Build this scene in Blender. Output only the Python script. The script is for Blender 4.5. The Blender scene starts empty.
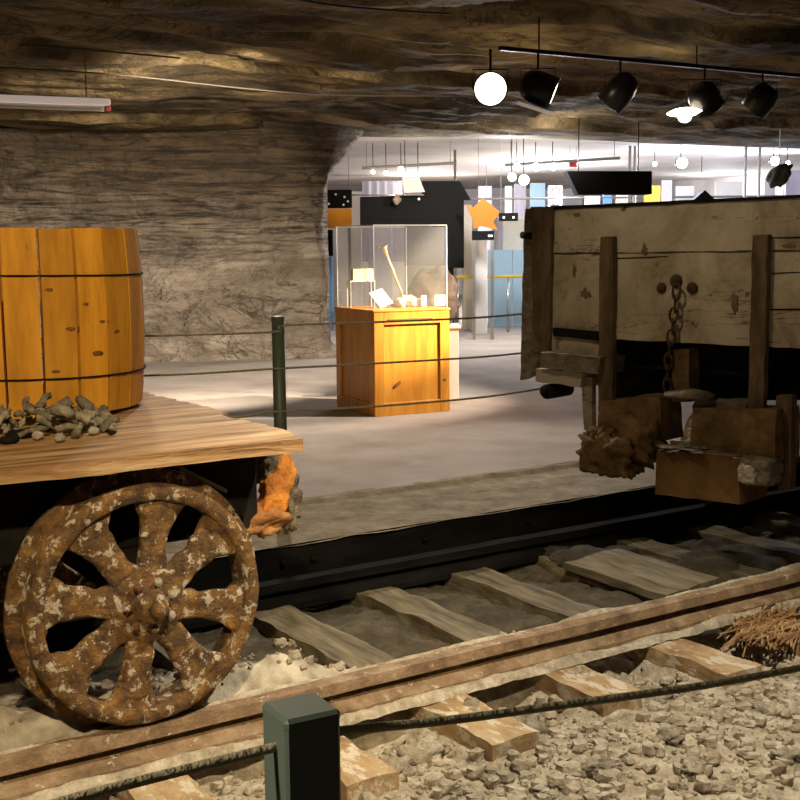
import bpy, math, random
from mathutils import Vector, Matrix, noise
random.seed(7)
R = math.radians
SC = bpy.context.scene
COL = SC.collection
V = Vector

# ------------------------------------------------------------------ camera geometry
F = 1200.0; H = 1.55
PITCH = math.atan(152 / F); YAW = R(33.3); ROLL = R(0.6)
FW = V((math.sin(YAW) * math.cos(PITCH), math.cos(YAW) * math.cos(PITCH), -math.sin(PITCH)))
r0 = FW.cross(V((0, 0, 1))).normalized(); u0 = r0.cross(FW)
RT = r0 * math.cos(ROLL) - u0 * math.sin(ROLL); UP = u0 * math.cos(ROLL) + r0 * math.sin(ROLL)
CAM = V((0, 0, H))
HF = V((math.sin(YAW), math.cos(YAW), 0)); HR = V((math.cos(YAW), -math.sin(YAW), 0))
def ray(px, py): return FW * F + RT * (px - 400) + UP * (400 - py)
def az(px, py, z): d = ray(px, py); return CAM + d * ((z - H) / d.z)
def ay(px, py, y): d = ray(px, py); return CAM + d * (y / d.y)
def ad(px, py, dd): return CAM + ray(px, py) / F * dd

# ------------------------------------------------------------------ mesh builder
class MB:
    def __init__(s): s.v = []; s.f = []
    def add(s, vs, fs):
        n = len(s.v); s.v += [tuple(v) for v in vs]; s.f += [tuple(i + n for i in f) for f in fs]; return s
    def box(s, c, size, rot=None, bev=0.0, jit=0.0):
        c = V(c); hx, hy, hz = [a / 2 for a in size]
        if bev <= 0:
            vs = [V((x, y, z)) for x in (-hx, hx) for y in (-hy, hy) for z in (-hz, hz)]
            fs = [(0, 1, 3, 2), (4, 6, 7, 5), (0, 4, 5, 1), (2, 3, 7, 6), (0, 2, 6, 4), (1, 5, 7, 3)]
        else:
            b = min(bev, hx * .95, hy * .95, hz * .95); vs = []; idx = {}
            for sx in (-1, 1):
                for sy in (-1, 1):
                    for sz in (-1, 1):
                        for k in range(3):
                            p = [sx * (hx - b), sy * (hy - b), sz * (hz - b)]
                            p[k] = (sx * hx, sy * hy, sz * hz)[k]
                            idx[sx, sy, sz, k] = len(vs); vs.append(V(p))
            fs = []
            for k in range(3):
                a, e = [i for i in range(3) if i != k]
                for sg in (-1, 1):
                    q = []
                    for (p1, p2) in ((-1, -1), (1, -1), (1, 1), (-1, 1)):
                        t = [0, 0, 0]; t[k] = sg; t[a] = p1; t[e] = p2; q.append(idx[t[0], t[1], t[2], k])
                    flip = (sg < 0) ^ (k == 1)
                    fs.append(tuple(q[::-1]) if flip else tuple(q))
            for k in range(3):      # edges parallel to k
                a, e = [i for i in range(3) if i != k]
                for p1 in (-1, 1):
                    for p2 in (-1, 1):
                        def g(sk, kk):
                            t = [0, 0, 0]; t[k] = sk; t[a] = p1; t[e] = p2; return idx[t[0], t[1], t[2], kk]
                        q = [g(-1, a), g(1, a), g(1, e), g(-1, e)]
                        fs.append(tuple(q))
            for sx in (-1, 1):
                for sy in (-1, 1):
                    for sz in (-1, 1): fs.append((idx[sx, sy, sz, 0], idx[sx, sy, sz, 1], idx[sx, sy, sz, 2]))
        if jit: vs = [v + V((random.uniform(-jit, jit), random.uniform(-jit, jit), random.uniform(-jit, jit))) for v in vs]
        if rot is not None: vs = [rot @ v for v in vs]
        return s.add([c + v for v in vs], fs)
    def grid(s, fn, nu, nv, closeu=False):
        vs = [fn(i / (nu if closeu else nu - 1), j / (nv - 1)) for i in range(nu) for j in range(nv)]
        fs = []
        for i in range(nu if closeu else nu - 1):
            k = (i + 1) % nu
            for j in range(nv - 1): fs.append((i * nv + j, k * nv + j, k * nv + j + 1, i * nv + j + 1))
        return s.add(vs, fs)
    def lathe(s, c, axis, prof, n=24, sx=1.0):
        c = V(c); ax = V(axis).normalized()
        a = ax.cross(V((0, 0, 1)));
        if a.length < .1: a = V((1, 0, 0))
        a.normalize(); b = ax.cross(a)
        vs = []; fs = []; m = len(prof)
        for i in range(n):
            t = 2 * math.pi * i / n; d = a * math.cos(t) + b * math.sin(t)
            for r, h in prof: vs.append(c + d * r + ax * h)
        for i in range(n):
            k = (i + 1) % n
            for j in range(m - 1): fs.append((i * m + j, k * m + j, k * m + j + 1, i * m + j + 1))
        if prof[0][0] > 1e-5: fs.append(tuple(i * m for i in range(n))[::-1])
        if prof[-1][0] > 1e-5: fs.append(tuple(i * m + m - 1 for i in range(n)))
        return s.add(vs, fs)
    def cyl(s, p, q, r, n=12, r2=None):
        p = V(p); q = V(q); return s.lathe(p, q - p, [(r, 0), (r if r2 is None else r2, (q - p).length)], n)
    def tube(s, pts, r, n=8, closed=False, rj=0.0):
        pts = [V(p) for p in pts]; m = len(pts); vs = []; fs = []
        for i, p in enumerate(pts):
            if closed: t = pts[(i + 1) % m] - pts[i - 1]
            else: t = pts[min(i + 1, m - 1)] - pts[max(i - 1, 0)]
            t.normalize(); a = t.cross(V((0, 0, 1)))
            if a.length < .15: a = t.cross(V((1, 0, 0)))
            a.normalize(); b = t.cross(a)
            rr = r * (1 + random.uniform(-rj, rj))
            for k in range(n):
                w = 2 * math.pi * k / n; vs.append(p + (a * math.cos(w) + b * math.sin(w)) * rr)
        for i in range(m if closed else m - 1):
            j = (i + 1) % m
            for k in range(n): fs.append((i * n + k, j * n + k, j * n + (k + 1) % n, i * n + (k + 1) % n))
        if not closed: fs.append(tuple(range(n))[::-1]); fs.append(tuple((m - 1) * n + k for k in range(n)))
        return s.add(vs, fs)
    def prism(s, pts, d):
        """closed outline pts (3D, planar) extruded by vector d"""
        pts = [V(p) for p in pts]; n = len(pts); d = V(d)
        return s.add(pts + [p + d for p in pts], [tuple(range(n))[::-1], tuple(range(n, 2 * n))] + [(i, (i + 1) % n, n + (i + 1) % n, n + i) for i in range(n)])
    def blob(s, c, size, rot=None, seed=0, n=12, m=8, amp=.25, fr=1.6, cube=0.0):
        c = V(c); o = V((seed * 7.31, seed * 3.7, seed * 1.9))
        def fn(u, w):
            th = 2 * math.pi * u; ph = math.pi * (w - .5) * .998
            d = V((math.cos(th) * math.cos(ph), math.sin(th) * math.cos(ph), math.sin(ph)))
            if cube: 
                k = max(abs(d.x), abs(d.y), abs(d.z)); d = d.lerp(d / k, cube)
            q = d * (1 + amp * noise.noise(d * fr + o) + amp * .5 * noise.noise(d * fr * 2.7 + o))
            q = V((q.x * size[0], q.y * size[1], q.z * size[2]))
            if rot is not None: q = rot @ q
            return c + q
        return s.grid(fn, n, m, True)
    def rough(s, amp, fr, seed=0):
        s.v = [tuple(V(v) + noise.noise_vector(V(v) * fr + V((seed, seed, seed))) * amp) for v in s.v]; return s
    def build(s, name, mat, parent=None, smooth=False, loc=None):
        me = bpy.data.meshes.new(name)
        vs = s.v
        if loc is not None: vs = [tuple(V(v) - V(loc)) for v in vs]
        me.from_pydata(vs, [], s.f); me.update()
        import bmesh
        bm = bmesh.new(); bm.from_mesh(me); bmesh.ops.recalc_face_normals(bm, faces=bm.faces); bm.to_mesh(me); bm.free()
        if smooth: me.polygons.foreach_set('use_smooth', [True] * len(me.polygons))
        me.materials.append(mat)
        o = bpy.data.objects.new(name, me); COL.objects.link(o)
        if loc is not None: o.location = loc
        if parent: o.parent = parent
        return o
def tag(o, label, cat, group=None, kind=None):
    o['label'] = label; o['category'] = cat
    if group: o['group'] = group
    if kind: o['kind'] = kind
    return o
def struct(o): o['kind'] = 'structure'; return o
def empty(name, loc, label, cat, rz=0, group=None):
    o = bpy.data.objects.new(name, None); COL.objects.link(o); o.location = loc; o.rotation_euler = (0, 0, rz)
    o.empty_display_size = .1
    return tag(o, label, cat, group)
def copy_tree(o, parent=None):
    c = o.copy(); COL.objects.link(c); c.parent = parent
    for ch in [x for x in COL.objects if x.parent == o]: copy_tree(ch, c)
    return c
def rotz(a): return Matrix.Rotation(a, 3, 'Z')
def subdiv_box(size, n, c=(0, 0, 0)):
    """box as a fine grid so that it can be roughened"""
    m = MB(); c = V(c); sx, sy, sz = size; nx, ny, nz = n
    def face(o, a, b, na, nb): m.grid(lambda u, w: c + V(o) + V(a) * u + V(b) * w, na + 1, nb + 1)
    hx, hy, hz = sx / 2, sy / 2, sz / 2
    for z in (-hz, hz): face((-hx, -hy, z), (sx, 0, 0), (0, sy, 0), nx, ny)
    for y in (-hy, hy): face((-hx, y, -hz), (sx, 0, 0), (0, 0, sz), nx, nz)
    for x in (-hx, hx): face((x, -hy, -hz), (0, sy, 0), (0, 0, sz), ny, nz)
    return m

# ------------------------------------------------------------------ materials
def new_mat(name):
    m = bpy.data.materials.new(name); m.use_nodes = True
    nt = m.node_tree; return m, nt, nt.nodes['Principled BSDF']
def noisy(name, cols, scale=5, stretch=(1, 1, 1), rough=.8, bump=.3, detail=6, metal=0.0, dist=.0, bscale=None, rnd=0.0, speck=None, nrough=.6, strata=None, bdist=.02):
    m, nt, b = new_mat(name); N = nt.nodes; L = nt.links
    tc = N.new('ShaderNodeTexCoord'); mp = N.new('ShaderNodeMapping'); mp.inputs['Scale'].default_value = stretch
    L.new(tc.outputs['Object'], mp.inputs['Vector'])
    src = mp.outputs['Vector']
    if rnd:
        oi = N.new('ShaderNodeObjectInfo'); ad_ = N.new('ShaderNodeVectorMath'); ad_.operation = 'MULTIPLY_ADD'
        ad_.inputs[1].default_value = (37, 23, 51); L.new(oi.outputs['Random'], ad_.inputs[0]); L.new(src, ad_.inputs[2]); src = ad_.outputs[0]
    no = N.new('ShaderNodeTexNoise'); no.inputs['Scale'].default_value = scale; no.inputs['Detail'].default_value = detail
    no.inputs['Roughness'].default_value = nrough; no.inputs['Distortion'].default_value = dist
    L.new(src, no.inputs['Vector'])
    cr = N.new('ShaderNodeValToRGB'); e = cr.color_ramp.elements
    n = len(cols); lo, hi = .3, .7
    while len(e) < n: e.new(.5)
    for i, c in enumerate(cols):
        e[i].position = lo + (hi - lo) * i / (n - 1); e[i].color = (*c, 1)
    L.new(no.outputs['Fac'], cr.inputs['Fac'])
    out = cr.outputs['Color']
    if strata:
        sc_, cs, fac = strata
        m2 = N.new('ShaderNodeMapping'); m2.inputs['Scale'].default_value = sc_; L.new(tc.outputs['Object'], m2.inputs['Vector'])
        n2 = N.new('ShaderNodeTexNoise'); n2.inputs['Scale'].default_value = 1; n2.inputs['Detail'].default_value = 5; n2.inputs['Roughness'].default_value = .65; n2.inputs['Distortion'].default_value = .4
        L.new(m2.outputs['Vector'], n2.inputs['Vector'])
        c2 = N.new('ShaderNodeValToRGB'); c2.color_ramp.elements[0].position = .4; c2.color_ramp.elements[1].position = .55
        L.new(n2.outputs['Fac'], c2.inputs['Fac'])
        mx = N.new('ShaderNodeMix'); mx.data_type = 'RGBA'; mx.inputs[7].default_value = (*cs, 1)
        iv = N.new('ShaderNodeMath'); iv.operation = 'MULTIPLY_ADD'; iv.inputs[1].default_value = -fac; iv.inputs[2].default_value = fac
        L.new(c2.outputs['Color'], iv.inputs[0]); L.new(iv.outputs[0], mx.inputs[0]); L.new(out, mx.inputs[6]); out = mx.outputs[2]
    if speck:
        c, th, ssc = speck
        n3 = N.new('ShaderNodeTexNoise'); n3.inputs['Scale'].default_value = ssc; n3.inputs['Detail'].default_value = 4; n3.inputs['Roughness'].default_value = .7
        L.new(src, n3.inputs['Vector'])
        c3 = N.new('ShaderNodeValToRGB'); c3.color_ramp.elements[0].position = th; c3.color_ramp.elements[1].position = th + .05
        L.new(n3.outputs['Fac'], c3.inputs['Fac'])
        mx = N.new('ShaderNodeMix'); mx.data_type = 'RGBA'; mx.inputs[7].default_value = (*c, 1)
        L.new(c3.outputs['Color'], mx.inputs[0]); L.new(out, mx.inputs[6]); out = mx.outputs[2]
    if rnd:
        hs = N.new('ShaderNodeHueSaturation'); ma = N.new('ShaderNodeMath'); ma.operation = 'MULTIPLY_ADD'
        ma.inputs[1].default_value = rnd; ma.inputs[2].default_value = 1 - rnd / 2
        L.new(oi.outputs['Random'], ma.inputs[0]); L.new(ma.outputs[0], hs.inputs['Value']); L.new(out, hs.inputs['Color']); out = hs.outputs['Color']
    L.new(out, b.inputs['Base Color'])
    b.inputs['Roughness'].default_value = rough; b.inputs['Metallic'].default_value = metal
    if bump:
        nb = no
        if bscale:
            nb = N.new('ShaderNodeTexNoise'); nb.inputs['Scale'].default_value = bscale; nb.inputs['Detail'].default_value = 6; nb.inputs['Roughness'].default_value = .7
            L.new(src, nb.inputs['Vector'])
        bp = N.new('ShaderNodeBump'); bp.inputs['Strength'].default_value = bump; bp.inputs['Distance'].default_value = bdist
        L.new(nb.outputs['Fac'], bp.inputs['Height']); L.new(bp.outputs['Normal'], b.inputs['Normal'])
    return m
def plain(name, c, rough=.6, metal=0.0, emit=None, es=0):
    m, nt, b = new_mat(name); b.inputs['Base Color'].default_value = (*c, 1); b.inputs['Roughness'].default_value = rough
    b.inputs['Metallic'].default_value = metal
    # faint procedural unevenness
    no = nt.nodes.new('ShaderNodeTexNoise'); no.inputs['Scale'].default_value = 8; mx = nt.nodes.new('ShaderNodeMix'); mx.data_type = 'RGBA'
    mx.inputs[6].default_value = (*c, 1); mx.inputs[7].default_value = (*[x * .82 for x in c], 1)
    nt.links.new(no.outputs['Fac'], mx.inputs[0]); nt.links.new(mx.outputs[2], b.inputs['Base Color'])
    if emit: b.inputs['Emission Color'].default_value = (*emit, 1); b.inputs['Emission Strength'].default_value = es
    return m
M = {}
M['wall'] = noisy('banded_salt_rock', [(.20, .16, .12), (.38, .32, .25), (.58, .50, .41)], 2.2, (1, 1, 1.5), .9, 1.0, 9, bscale=4.5, strata=((.5, .5, 3.2), (.20, .16, .115), .6), bdist=.16, nrough=.72)
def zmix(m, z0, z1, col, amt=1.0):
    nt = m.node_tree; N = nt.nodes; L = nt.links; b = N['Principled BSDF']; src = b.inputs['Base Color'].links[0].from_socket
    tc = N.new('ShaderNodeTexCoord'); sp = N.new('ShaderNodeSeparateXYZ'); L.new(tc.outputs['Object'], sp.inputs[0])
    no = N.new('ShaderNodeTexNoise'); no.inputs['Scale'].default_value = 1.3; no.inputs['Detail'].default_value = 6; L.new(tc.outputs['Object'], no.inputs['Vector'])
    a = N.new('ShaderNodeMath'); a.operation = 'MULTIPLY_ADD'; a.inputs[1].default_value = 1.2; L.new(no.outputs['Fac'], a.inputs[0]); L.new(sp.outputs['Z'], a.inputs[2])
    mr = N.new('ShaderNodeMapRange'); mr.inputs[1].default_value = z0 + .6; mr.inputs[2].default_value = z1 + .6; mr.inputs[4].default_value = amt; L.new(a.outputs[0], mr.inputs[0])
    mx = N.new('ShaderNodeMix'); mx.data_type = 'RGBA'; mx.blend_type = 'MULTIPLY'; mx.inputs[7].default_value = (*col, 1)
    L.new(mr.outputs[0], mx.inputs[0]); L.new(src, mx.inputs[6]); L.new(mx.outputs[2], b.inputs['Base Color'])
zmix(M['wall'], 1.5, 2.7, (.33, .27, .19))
def crack_ledge_shade(m, stretch, scale, width, col, z0=None, z1=None, thr=.5, dist=.5, amt=1.0):
    nt = m.node_tree; N = nt.nodes; L = nt.links; b = N['Principled BSDF']; src = b.inputs['Base Color'].links[0].from_socket
    tc = N.new('ShaderNodeTexCoord'); mp = N.new('ShaderNodeMapping'); mp.inputs['Scale'].default_value = stretch; L.new(tc.outputs['Object'], mp.inputs['Vector'])
    no = N.new('ShaderNodeTexNoise'); no.inputs['Scale'].default_value = scale; no.inputs['Detail'].default_value = 5; no.inputs['Roughness'].default_value = .6; no.inputs['Distortion'].default_value = dist
    L.new(mp.outputs['Vector'], no.inputs['Vector'])
    def mm(op, a, c):
        n = N.new('ShaderNodeMath'); n.operation = op
        for i, q in enumerate((a, c)):
            if isinstance(q, (int, float)): n.inputs[i].default_value = q
            elif q is not None: L.new(q, n.inputs[i])
        return n.outputs[0]
    d = mm('ABSOLUTE', mm('SUBTRACT', no.outputs['Fac'], thr), None)
    f = mm('MULTIPLY', mm('MAXIMUM', mm('SUBTRACT', 1.0, mm('DIVIDE', d, width)), 0.0), amt)
    if z0 is not None:
        sp = N.new('ShaderNodeSeparateXYZ'); L.new(tc.outputs['Object'], sp.inputs[0])
        mr = N.new('ShaderNodeMapRange'); mr.inputs[1].default_value = z0; mr.inputs[2].default_value = z1; L.new(sp.outputs['Z'], mr.inputs[0]); f = mm('MULTIPLY', f, mr.outputs[0])
    mx = N.new('ShaderNodeMix'); mx.data_type = 'RGBA'; mx.inputs[7].default_value = (*col, 1)
    L.new(f, mx.inputs[0]); L.new(src, mx.inputs[6]); L.new(mx.outputs[2], b.inputs['Base Color'])
crack_ledge_shade(M['wall'], (.35, .35, 4.2), 1.2, .035, (.035, .027, .016), 1.1, 1.9, .5)  # shadow lines under the upper rock ledges, put into the colour
crack_ledge_shade(M['wall'], (.35, .35, 5.5), 1.5, .025, (.05, .04, .025), 1.0, 1.8, .6)  # finer ledge shadows, also coloured into the rock
crack_ledge_shade(M['wall'], (1, 1, 1.8), .75, .014, (.07, .055, .04), 1.9, .9, .52, 1.0, .85)
crack_ledge_shade(M['wall'], (.9, .9, 1.3), 1.7, .010, (.10, .08, .055), None, None, .47, .8, .7)
M['ceil'] = noisy('dark_rock_ceiling', [(.025, .019, .008), (.085, .062, .028), (.20, .145, .07), (.34, .25, .14)], .7, (1, 1, 1), .85, .9, 8, dist=.6, bscale=3, strata=((.9, 2.2, .9), (.022, .016, .01), .8), bdist=.08)
crack_ledge_shade(M['ceil'], (1.0, 1.5, 1), .6, .012, (.012, .009, .005), None, None, .5, .8, .7)
crack_ledge_shade(M['ceil'], (.5, 1.6, 1), .9, .012, (.015, .011, .006), None, None, .56, .6, .6)
M['farceil'] = noisy('pale_salt_ceiling', [(.34, .30, .26), (.46, .41, .37), (.54, .50, .46)], .5, (1, 1, 1), .85, .5, 6, bscale=1.5, strata=((.15, .8, .5), (.33, .30, .27), .5))
M['carpet'] = noisy('grey_carpet', [(.26, .22, .19), (.34, .295, .26), (.40, .35, .315)], 1.5, (1, 1, 1), .95, .2, 8, bscale=60)
M['crust'] = noisy('salt_dirt_crust', [(.12, .095, .055), (.26, .215, .14), (.42, .36, .26)], 5, (1, 1, 1), .9, .7, 8, bscale=18, nrough=.75)
M['ballast'] = noisy('salt_ballast', [(.20, .155, .10), (.45, .38, .275), (.74, .67, .54)], 15, (1, 1, 1), .9, .9, 9, bscale=32, nrough=.75)
M['stone'] = noisy('salt_stone', [(.22, .17, .11), (.46, .39, .28), (.76, .70, .57)], 12, (1, 1, 1), .9, 1.0, 8, bscale=30, bdist=.04, rnd=.3, nrough=.7)
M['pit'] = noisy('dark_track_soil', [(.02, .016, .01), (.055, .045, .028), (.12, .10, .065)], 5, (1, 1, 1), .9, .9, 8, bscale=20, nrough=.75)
M['kerbface'] = noisy('black_kerb_face', [(.004, .004, .0035), (.008, .007, .006), (.015, .013, .01)], 3, (1, 4, 4), .95, .3, 6)  # near-black tone for the kerb face and the far rail
M['rail'] = noisy('rusty_rail_steel', [(.12, .07, .035), (.27, .175, .095), (.42, .31, .19)], 9, (1, 1, 1), .75, .6, 8, metal=.1, speck=((.55, .48, .36), .61, 20), bscale=50, nrough=.7)
M['rust'] = noisy('flaking_orange_rust', [(.022, .012, .006), (.09, .046, .015), (.20, .10, .024), (.42, .22, .05)], 11, (1, 1, 1), .75, 1.0, 8, metal=.1, speck=((.50, .42, .30), .555, 24), bscale=34, dist=.5, nrough=.7)
M['rust_cart'] = noisy('brown_rust_wood', [(.06, .034, .014), (.18, .105, .04), (.34, .21, .09)], 6, (1, 1, 1), .85, .9, 8, bscale=24)
M['tie'] = noisy('weathered_tie_wood', [(.20, .12, .05), (.38, .255, .13), (.50, .39, .24)], 4, (2.5, 1, 2), .85, .8, 8, rnd=.2, speck=((.56, .49, .37), .53, 7), nrough=.7)
M['tie_dark'] = noisy('dark_tie_wood', [(.06, .045, .024), (.15, .12, .068), (.25, .205, .12)], 3, (9, 1, 5), .85, .6, 7, rnd=.2)  # darker brown tone for the tie length between the rails
M['deck'] = noisy('weathered_deck_wood', [(.09, .04, .014), (.30, .155, .055), (.45, .28, .125), (.56, .41, .235)], 2.6, (.7, 9, 9), .7, .8, 7, dist=.4, rnd=.25)
M['barrel'] = noisy('honey_barrel_wood', [(.42, .18, .008), (.58, .26, .014), (.68, .32, .022)], 2.4, (7, 7, 1), .85, .35, 6, rnd=.3, speck=((.12, .05, .012), .70, 3), nrough=.55)
M['dark'] = noisy('blackened_iron', [(.005, .004, .003), (.011, .009, .007), (.022, .017, .012)], 7, (1, 1, 1), .95, .4, 5); M['dark'].node_tree.nodes['Principled BSDF'].inputs['Specular IOR Level'].default_value = .15
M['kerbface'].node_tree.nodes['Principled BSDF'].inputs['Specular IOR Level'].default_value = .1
M['ceil'].node_tree.nodes['Principled BSDF'].inputs['Specular IOR Level'].default_value = .12
M['white_wood'] = noisy('salt_whitened_boards', [(.16, .12, .07), (.37, .31, .225), (.50, .44, .35), (.58, .52, .42)], 2.0, (1, 1.1, 1.1), .85, .6, 8, speck=((.10, .065, .03), .64, 3.2), dist=.5, nrough=.7, rnd=.1)
crack_ledge_shade(M['white_wood'], (1, .5, 4), 1.3, .006, (.05, .035, .02), None, None, .56, .3, .9)
M['brown_wood'] = noisy('dark_brown_timber', [(.05, .032, .016), (.115, .075, .04), (.19, .13, .075)], 5, (3, 3, 1), .85, .7, 7)
M['grey_wood'] = noisy('greyed_timber', [(.10, .08, .055), (.2, .165, .115), (.33, .28, .2)], 5, (1, 3, 4), .85, .7, 7)
M['post'] = plain('grey_green_post', (.075, .098, .075), .5)
M['heap'] = noisy('crusted_old_rope', [(.09, .075, .045), (.29, .245, .16), (.55, .48, .34)], 22, (1, 1, 1), .9, .9, 7, bscale=60, rnd=.6)
M['rot'] = noisy('crumbling_timber', [(.10, .07, .04), (.28, .21, .13), (.5, .42, .3)], 14, (1, 1, 1), .9, 1.0, 7, bscale=40, bdist=.04)
M['stain'] = noisy('brown_stain', [(.12, .085, .045), (.22, .17, .11)], 12, (1, 1, 1), .9, .3, 6)
M['chain'] = noisy('dark_rusty_chain', [(.03, .018, .009), (.07, .038, .016), (.13, .07, .03)], 12, (1, 1, 1), .8, .6, 6)
M['rope'] = noisy('olive_barrier_rope', [(.2, .175, .10), (.32, .28, .17)], 60, (1, 1, 1), .8, .5, 3)
M['pine'] = noisy('pine_panel', [(.44, .165, .012), (.54, .22, .018), (.62, .28, .03)], 2.5, (6, 6, .7), .5, .15, 5, dist=.5)
M['pine_dark'] = noisy('pine_gap', [(.12, .05, .015), (.2, .09, .02)], 5, (1, 1, 1), .7, 0)
M['knot'] = plain('pine_knot', (.20, .075, .01), .8)
M['white'] = plain('white_paper', (.8, .78, .72), .7)
M['cream'] = plain('cream_label', (.8, .7, .45), .6)
M['mineral'] = noisy('pale_mineral', [(.5, .45, .35), (.75, .7, .6)], 8, (1, 1, 1), .6, .6, 5)
M['brass'] = plain('pale_brass', (.75, .62, .38), .4, .3)
M['boulder'] = noisy('brown_boulder', [(.06, .04, .028), (.15, .105, .075), (.28, .22, .17)], 4, (1, 1, 1), .8, .9, 8, bscale=12)
M['black'] = plain('matt_black_board', (.006, .006, .0055), .9); M['black'].node_tree.nodes['Principled BSDF'].inputs['Specular IOR Level'].default_value = .1
M['blackmetal'] = plain('black_lamp_metal', (.015, .013, .012), .35, .4)
M['steel'] = plain('bright_steel', (.5, .48, .44), .3, .8)
M['yellow'] = plain('amber_panel', (.70, .28, .012), .8)
M['orange'] = plain('orange_card', (.40, .105, .004), .9)
M['blue'] = plain('light_blue_panel', (.50, .78, .98), .6)
M['skyblue'] = plain('mid_blue_panel', (.12, .30, .55), .5)
M['panelw'] = plain('white_display_panel', (.75, .72, .68), .6)
M['panelc'] = plain('cream_display_panel', (.78, .72, .58), .6)
M['panelg'] = plain('grey_display_panel', (.44, .40, .42), .8)
M['panell'] = plain('lilac_display_panel', (.5, .48, .58), .6)
M['boardp'] = plain('pinkish_board', (.34, .28, .25), .8)
M['red'] = plain('red_sign', (.7, .05, .04), .5)
M['paleg'] = plain('grey_casting', (.13, .13, .12), .8)
M['tubew'] = plain('glowing_strip_housing', (.8, .72, .66), .6, emit=(1, .82, .72), es=.3)  # faint glow added to the housing to brighten the strip
M['wire'] = plain('grey_cable', (.05, .042, .03), .8)
def emitter(name, c, s): return plain(name, c, .5, emit=c, es=s)
M['lamp_warm'] = emitter('lit_warm_lamp', (1, .88, .62), 14)
M['lamp_cool'] = emitter('lit_cool_lamp', (.72, .84, 1), 14)
M['lamp_dim'] = emitter('lit_lamp_inside', (1, .9, .72), 2.2)
mg, ntg, bg = new_mat('clear_acrylic')
bg.inputs['Base Color'].default_value = (1, 1, 1, 1); bg.inputs['Roughness'].default_value = .03
for n_ in list(ntg.nodes):
    if n_.type != 'OUTPUT_MATERIAL': ntg.nodes.remove(n_)
df_ = ntg.nodes.new('ShaderNodeBsdfDiffuse'); df_.inputs[0].default_value = (.9, .88, .86, 1); m2_ = ntg.nodes.new('ShaderNodeMixShader'); m2_.inputs[0].default_value = .035
tr = ntg.nodes.new('ShaderNodeBsdfTransparent'); tr.inputs[0].default_value = (.94, .94, .95, 1)
gl = ntg.nodes.new('ShaderNodeBsdfGlossy'); gl.inputs['Roughness'].default_value = .05
fr_ = ntg.nodes.new('ShaderNodeLayerWeight'); fr_.inputs[0].default_value = .12
cv_ = ntg.nodes.new('ShaderNodeMath'); cv_.operation = 'MULTIPLY_ADD'; cv_.inputs[1].default_value = .10; cv_.inputs[2].default_value = .02; ntg.links.new(fr_.outputs['Facing'], cv_.inputs[0])
mx_ = ntg.nodes.new('ShaderNodeMixShader'); out_ = [n for n in ntg.nodes if n.type == 'OUTPUT_MATERIAL'][0]
ntg.links.new(cv_.outputs[0], mx_.inputs[0]); ntg.links.new(tr.outputs[0], m2_.inputs[1]); ntg.links.new(df_.outputs[0], m2_.inputs[2]); ntg.links.new(m2_.outputs[0], mx_.inputs[1]); ntg.links.new(gl.outputs[0], mx_.inputs[2]); ntg.links.new(mx_.outputs[0], out_.inputs[0])
M['glass'] = mg
M['glassedge'] = plain('acrylic_edge', (.62, .60, .58), .3)

# ================================================================== THE SETTING
def fbm(p, o=4): return noise.fractal(p, 1.0, 2.0, o)
ZC = 3.15
TIE0, TIES = .185, .597            # tie centre x = TIE0 + k*TIES
def tie_x(k): return TIE0 + k * TIES
# --- track bed
def ground_z(x, y):
    n = fbm(V((x * 2.2, y * 2.2, 3))) * .02 + fbm(V((x * 9, y * 9, 1))) * .014 + noise.noise(V((x * 30, y * 30, 5))) * .006
    if y < 3.72:
        base = -.245
        kx = (x - TIE0) / TIES; off = abs(kx - round(kx)) * TIES      # distance from a tie centre
        if y > 3.15:                                               # scraped out between the ties, next to the rail
            t = min(1, (y - 3.15) / .3) * min(1, max(0, (off - .11) / .08))
            base -= .13 * t * (.5 + .9 * abs(noise.noise(V((x * 1.3, y, 9)))))
        if y < 2.6: base += .02 * (2.6 - y)
    else:
        base = -.245
        ridge = math.exp(-((y - 3.93) / .13) ** 2)
        amt = max(0, min(1, (2.9 - x) / .9)) * .11 + .07
        base += ridge * amt * (1 + .5 * noise.noise(V((x * 3, y * 3, 4))))
        if x < 2.5:                                                  # heap of pale salt behind the wheel
            base += .13 * math.exp(-((y - 4.15) / .35) ** 2) * max(0, min(1, (2.4 - x) / .5))
        base += fbm(V((x * 1.4, y * 1.4, 8))) * .05 + fbm(V((x * 4, y * 4, 18))) * .028
        if 4.4 < x < 6 and 4.1 < y < 5.1: base += .10 * max(0, 1 - math.hypot((x - 5.0) / .8, (y - 4.55) / .45))
        if y > 5.25: base = base * (1 - (y - 5.25) / .3) + -.30 * (y - 5.25) / .3
    return base + n
X0, X1, Y0, Y1 = -1.6, 8.2, .2, 5.6
g1 = MB().grid(lambda u, w: V((X0 + (X1 - X0) * u, Y0 + 3.55 * w, ground_z(X0 + (X1 - X0) * u, Y0 + 3.55 * w))), 330, 120)
struct(g1.build('ground', M['ballast'], smooth=True))
def gz2(u, w):
    x = X0 + (X1 - X0) * u; y = 3.75 + 1.85 * w; return V((x, y, ground_z(x, y)))
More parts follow.
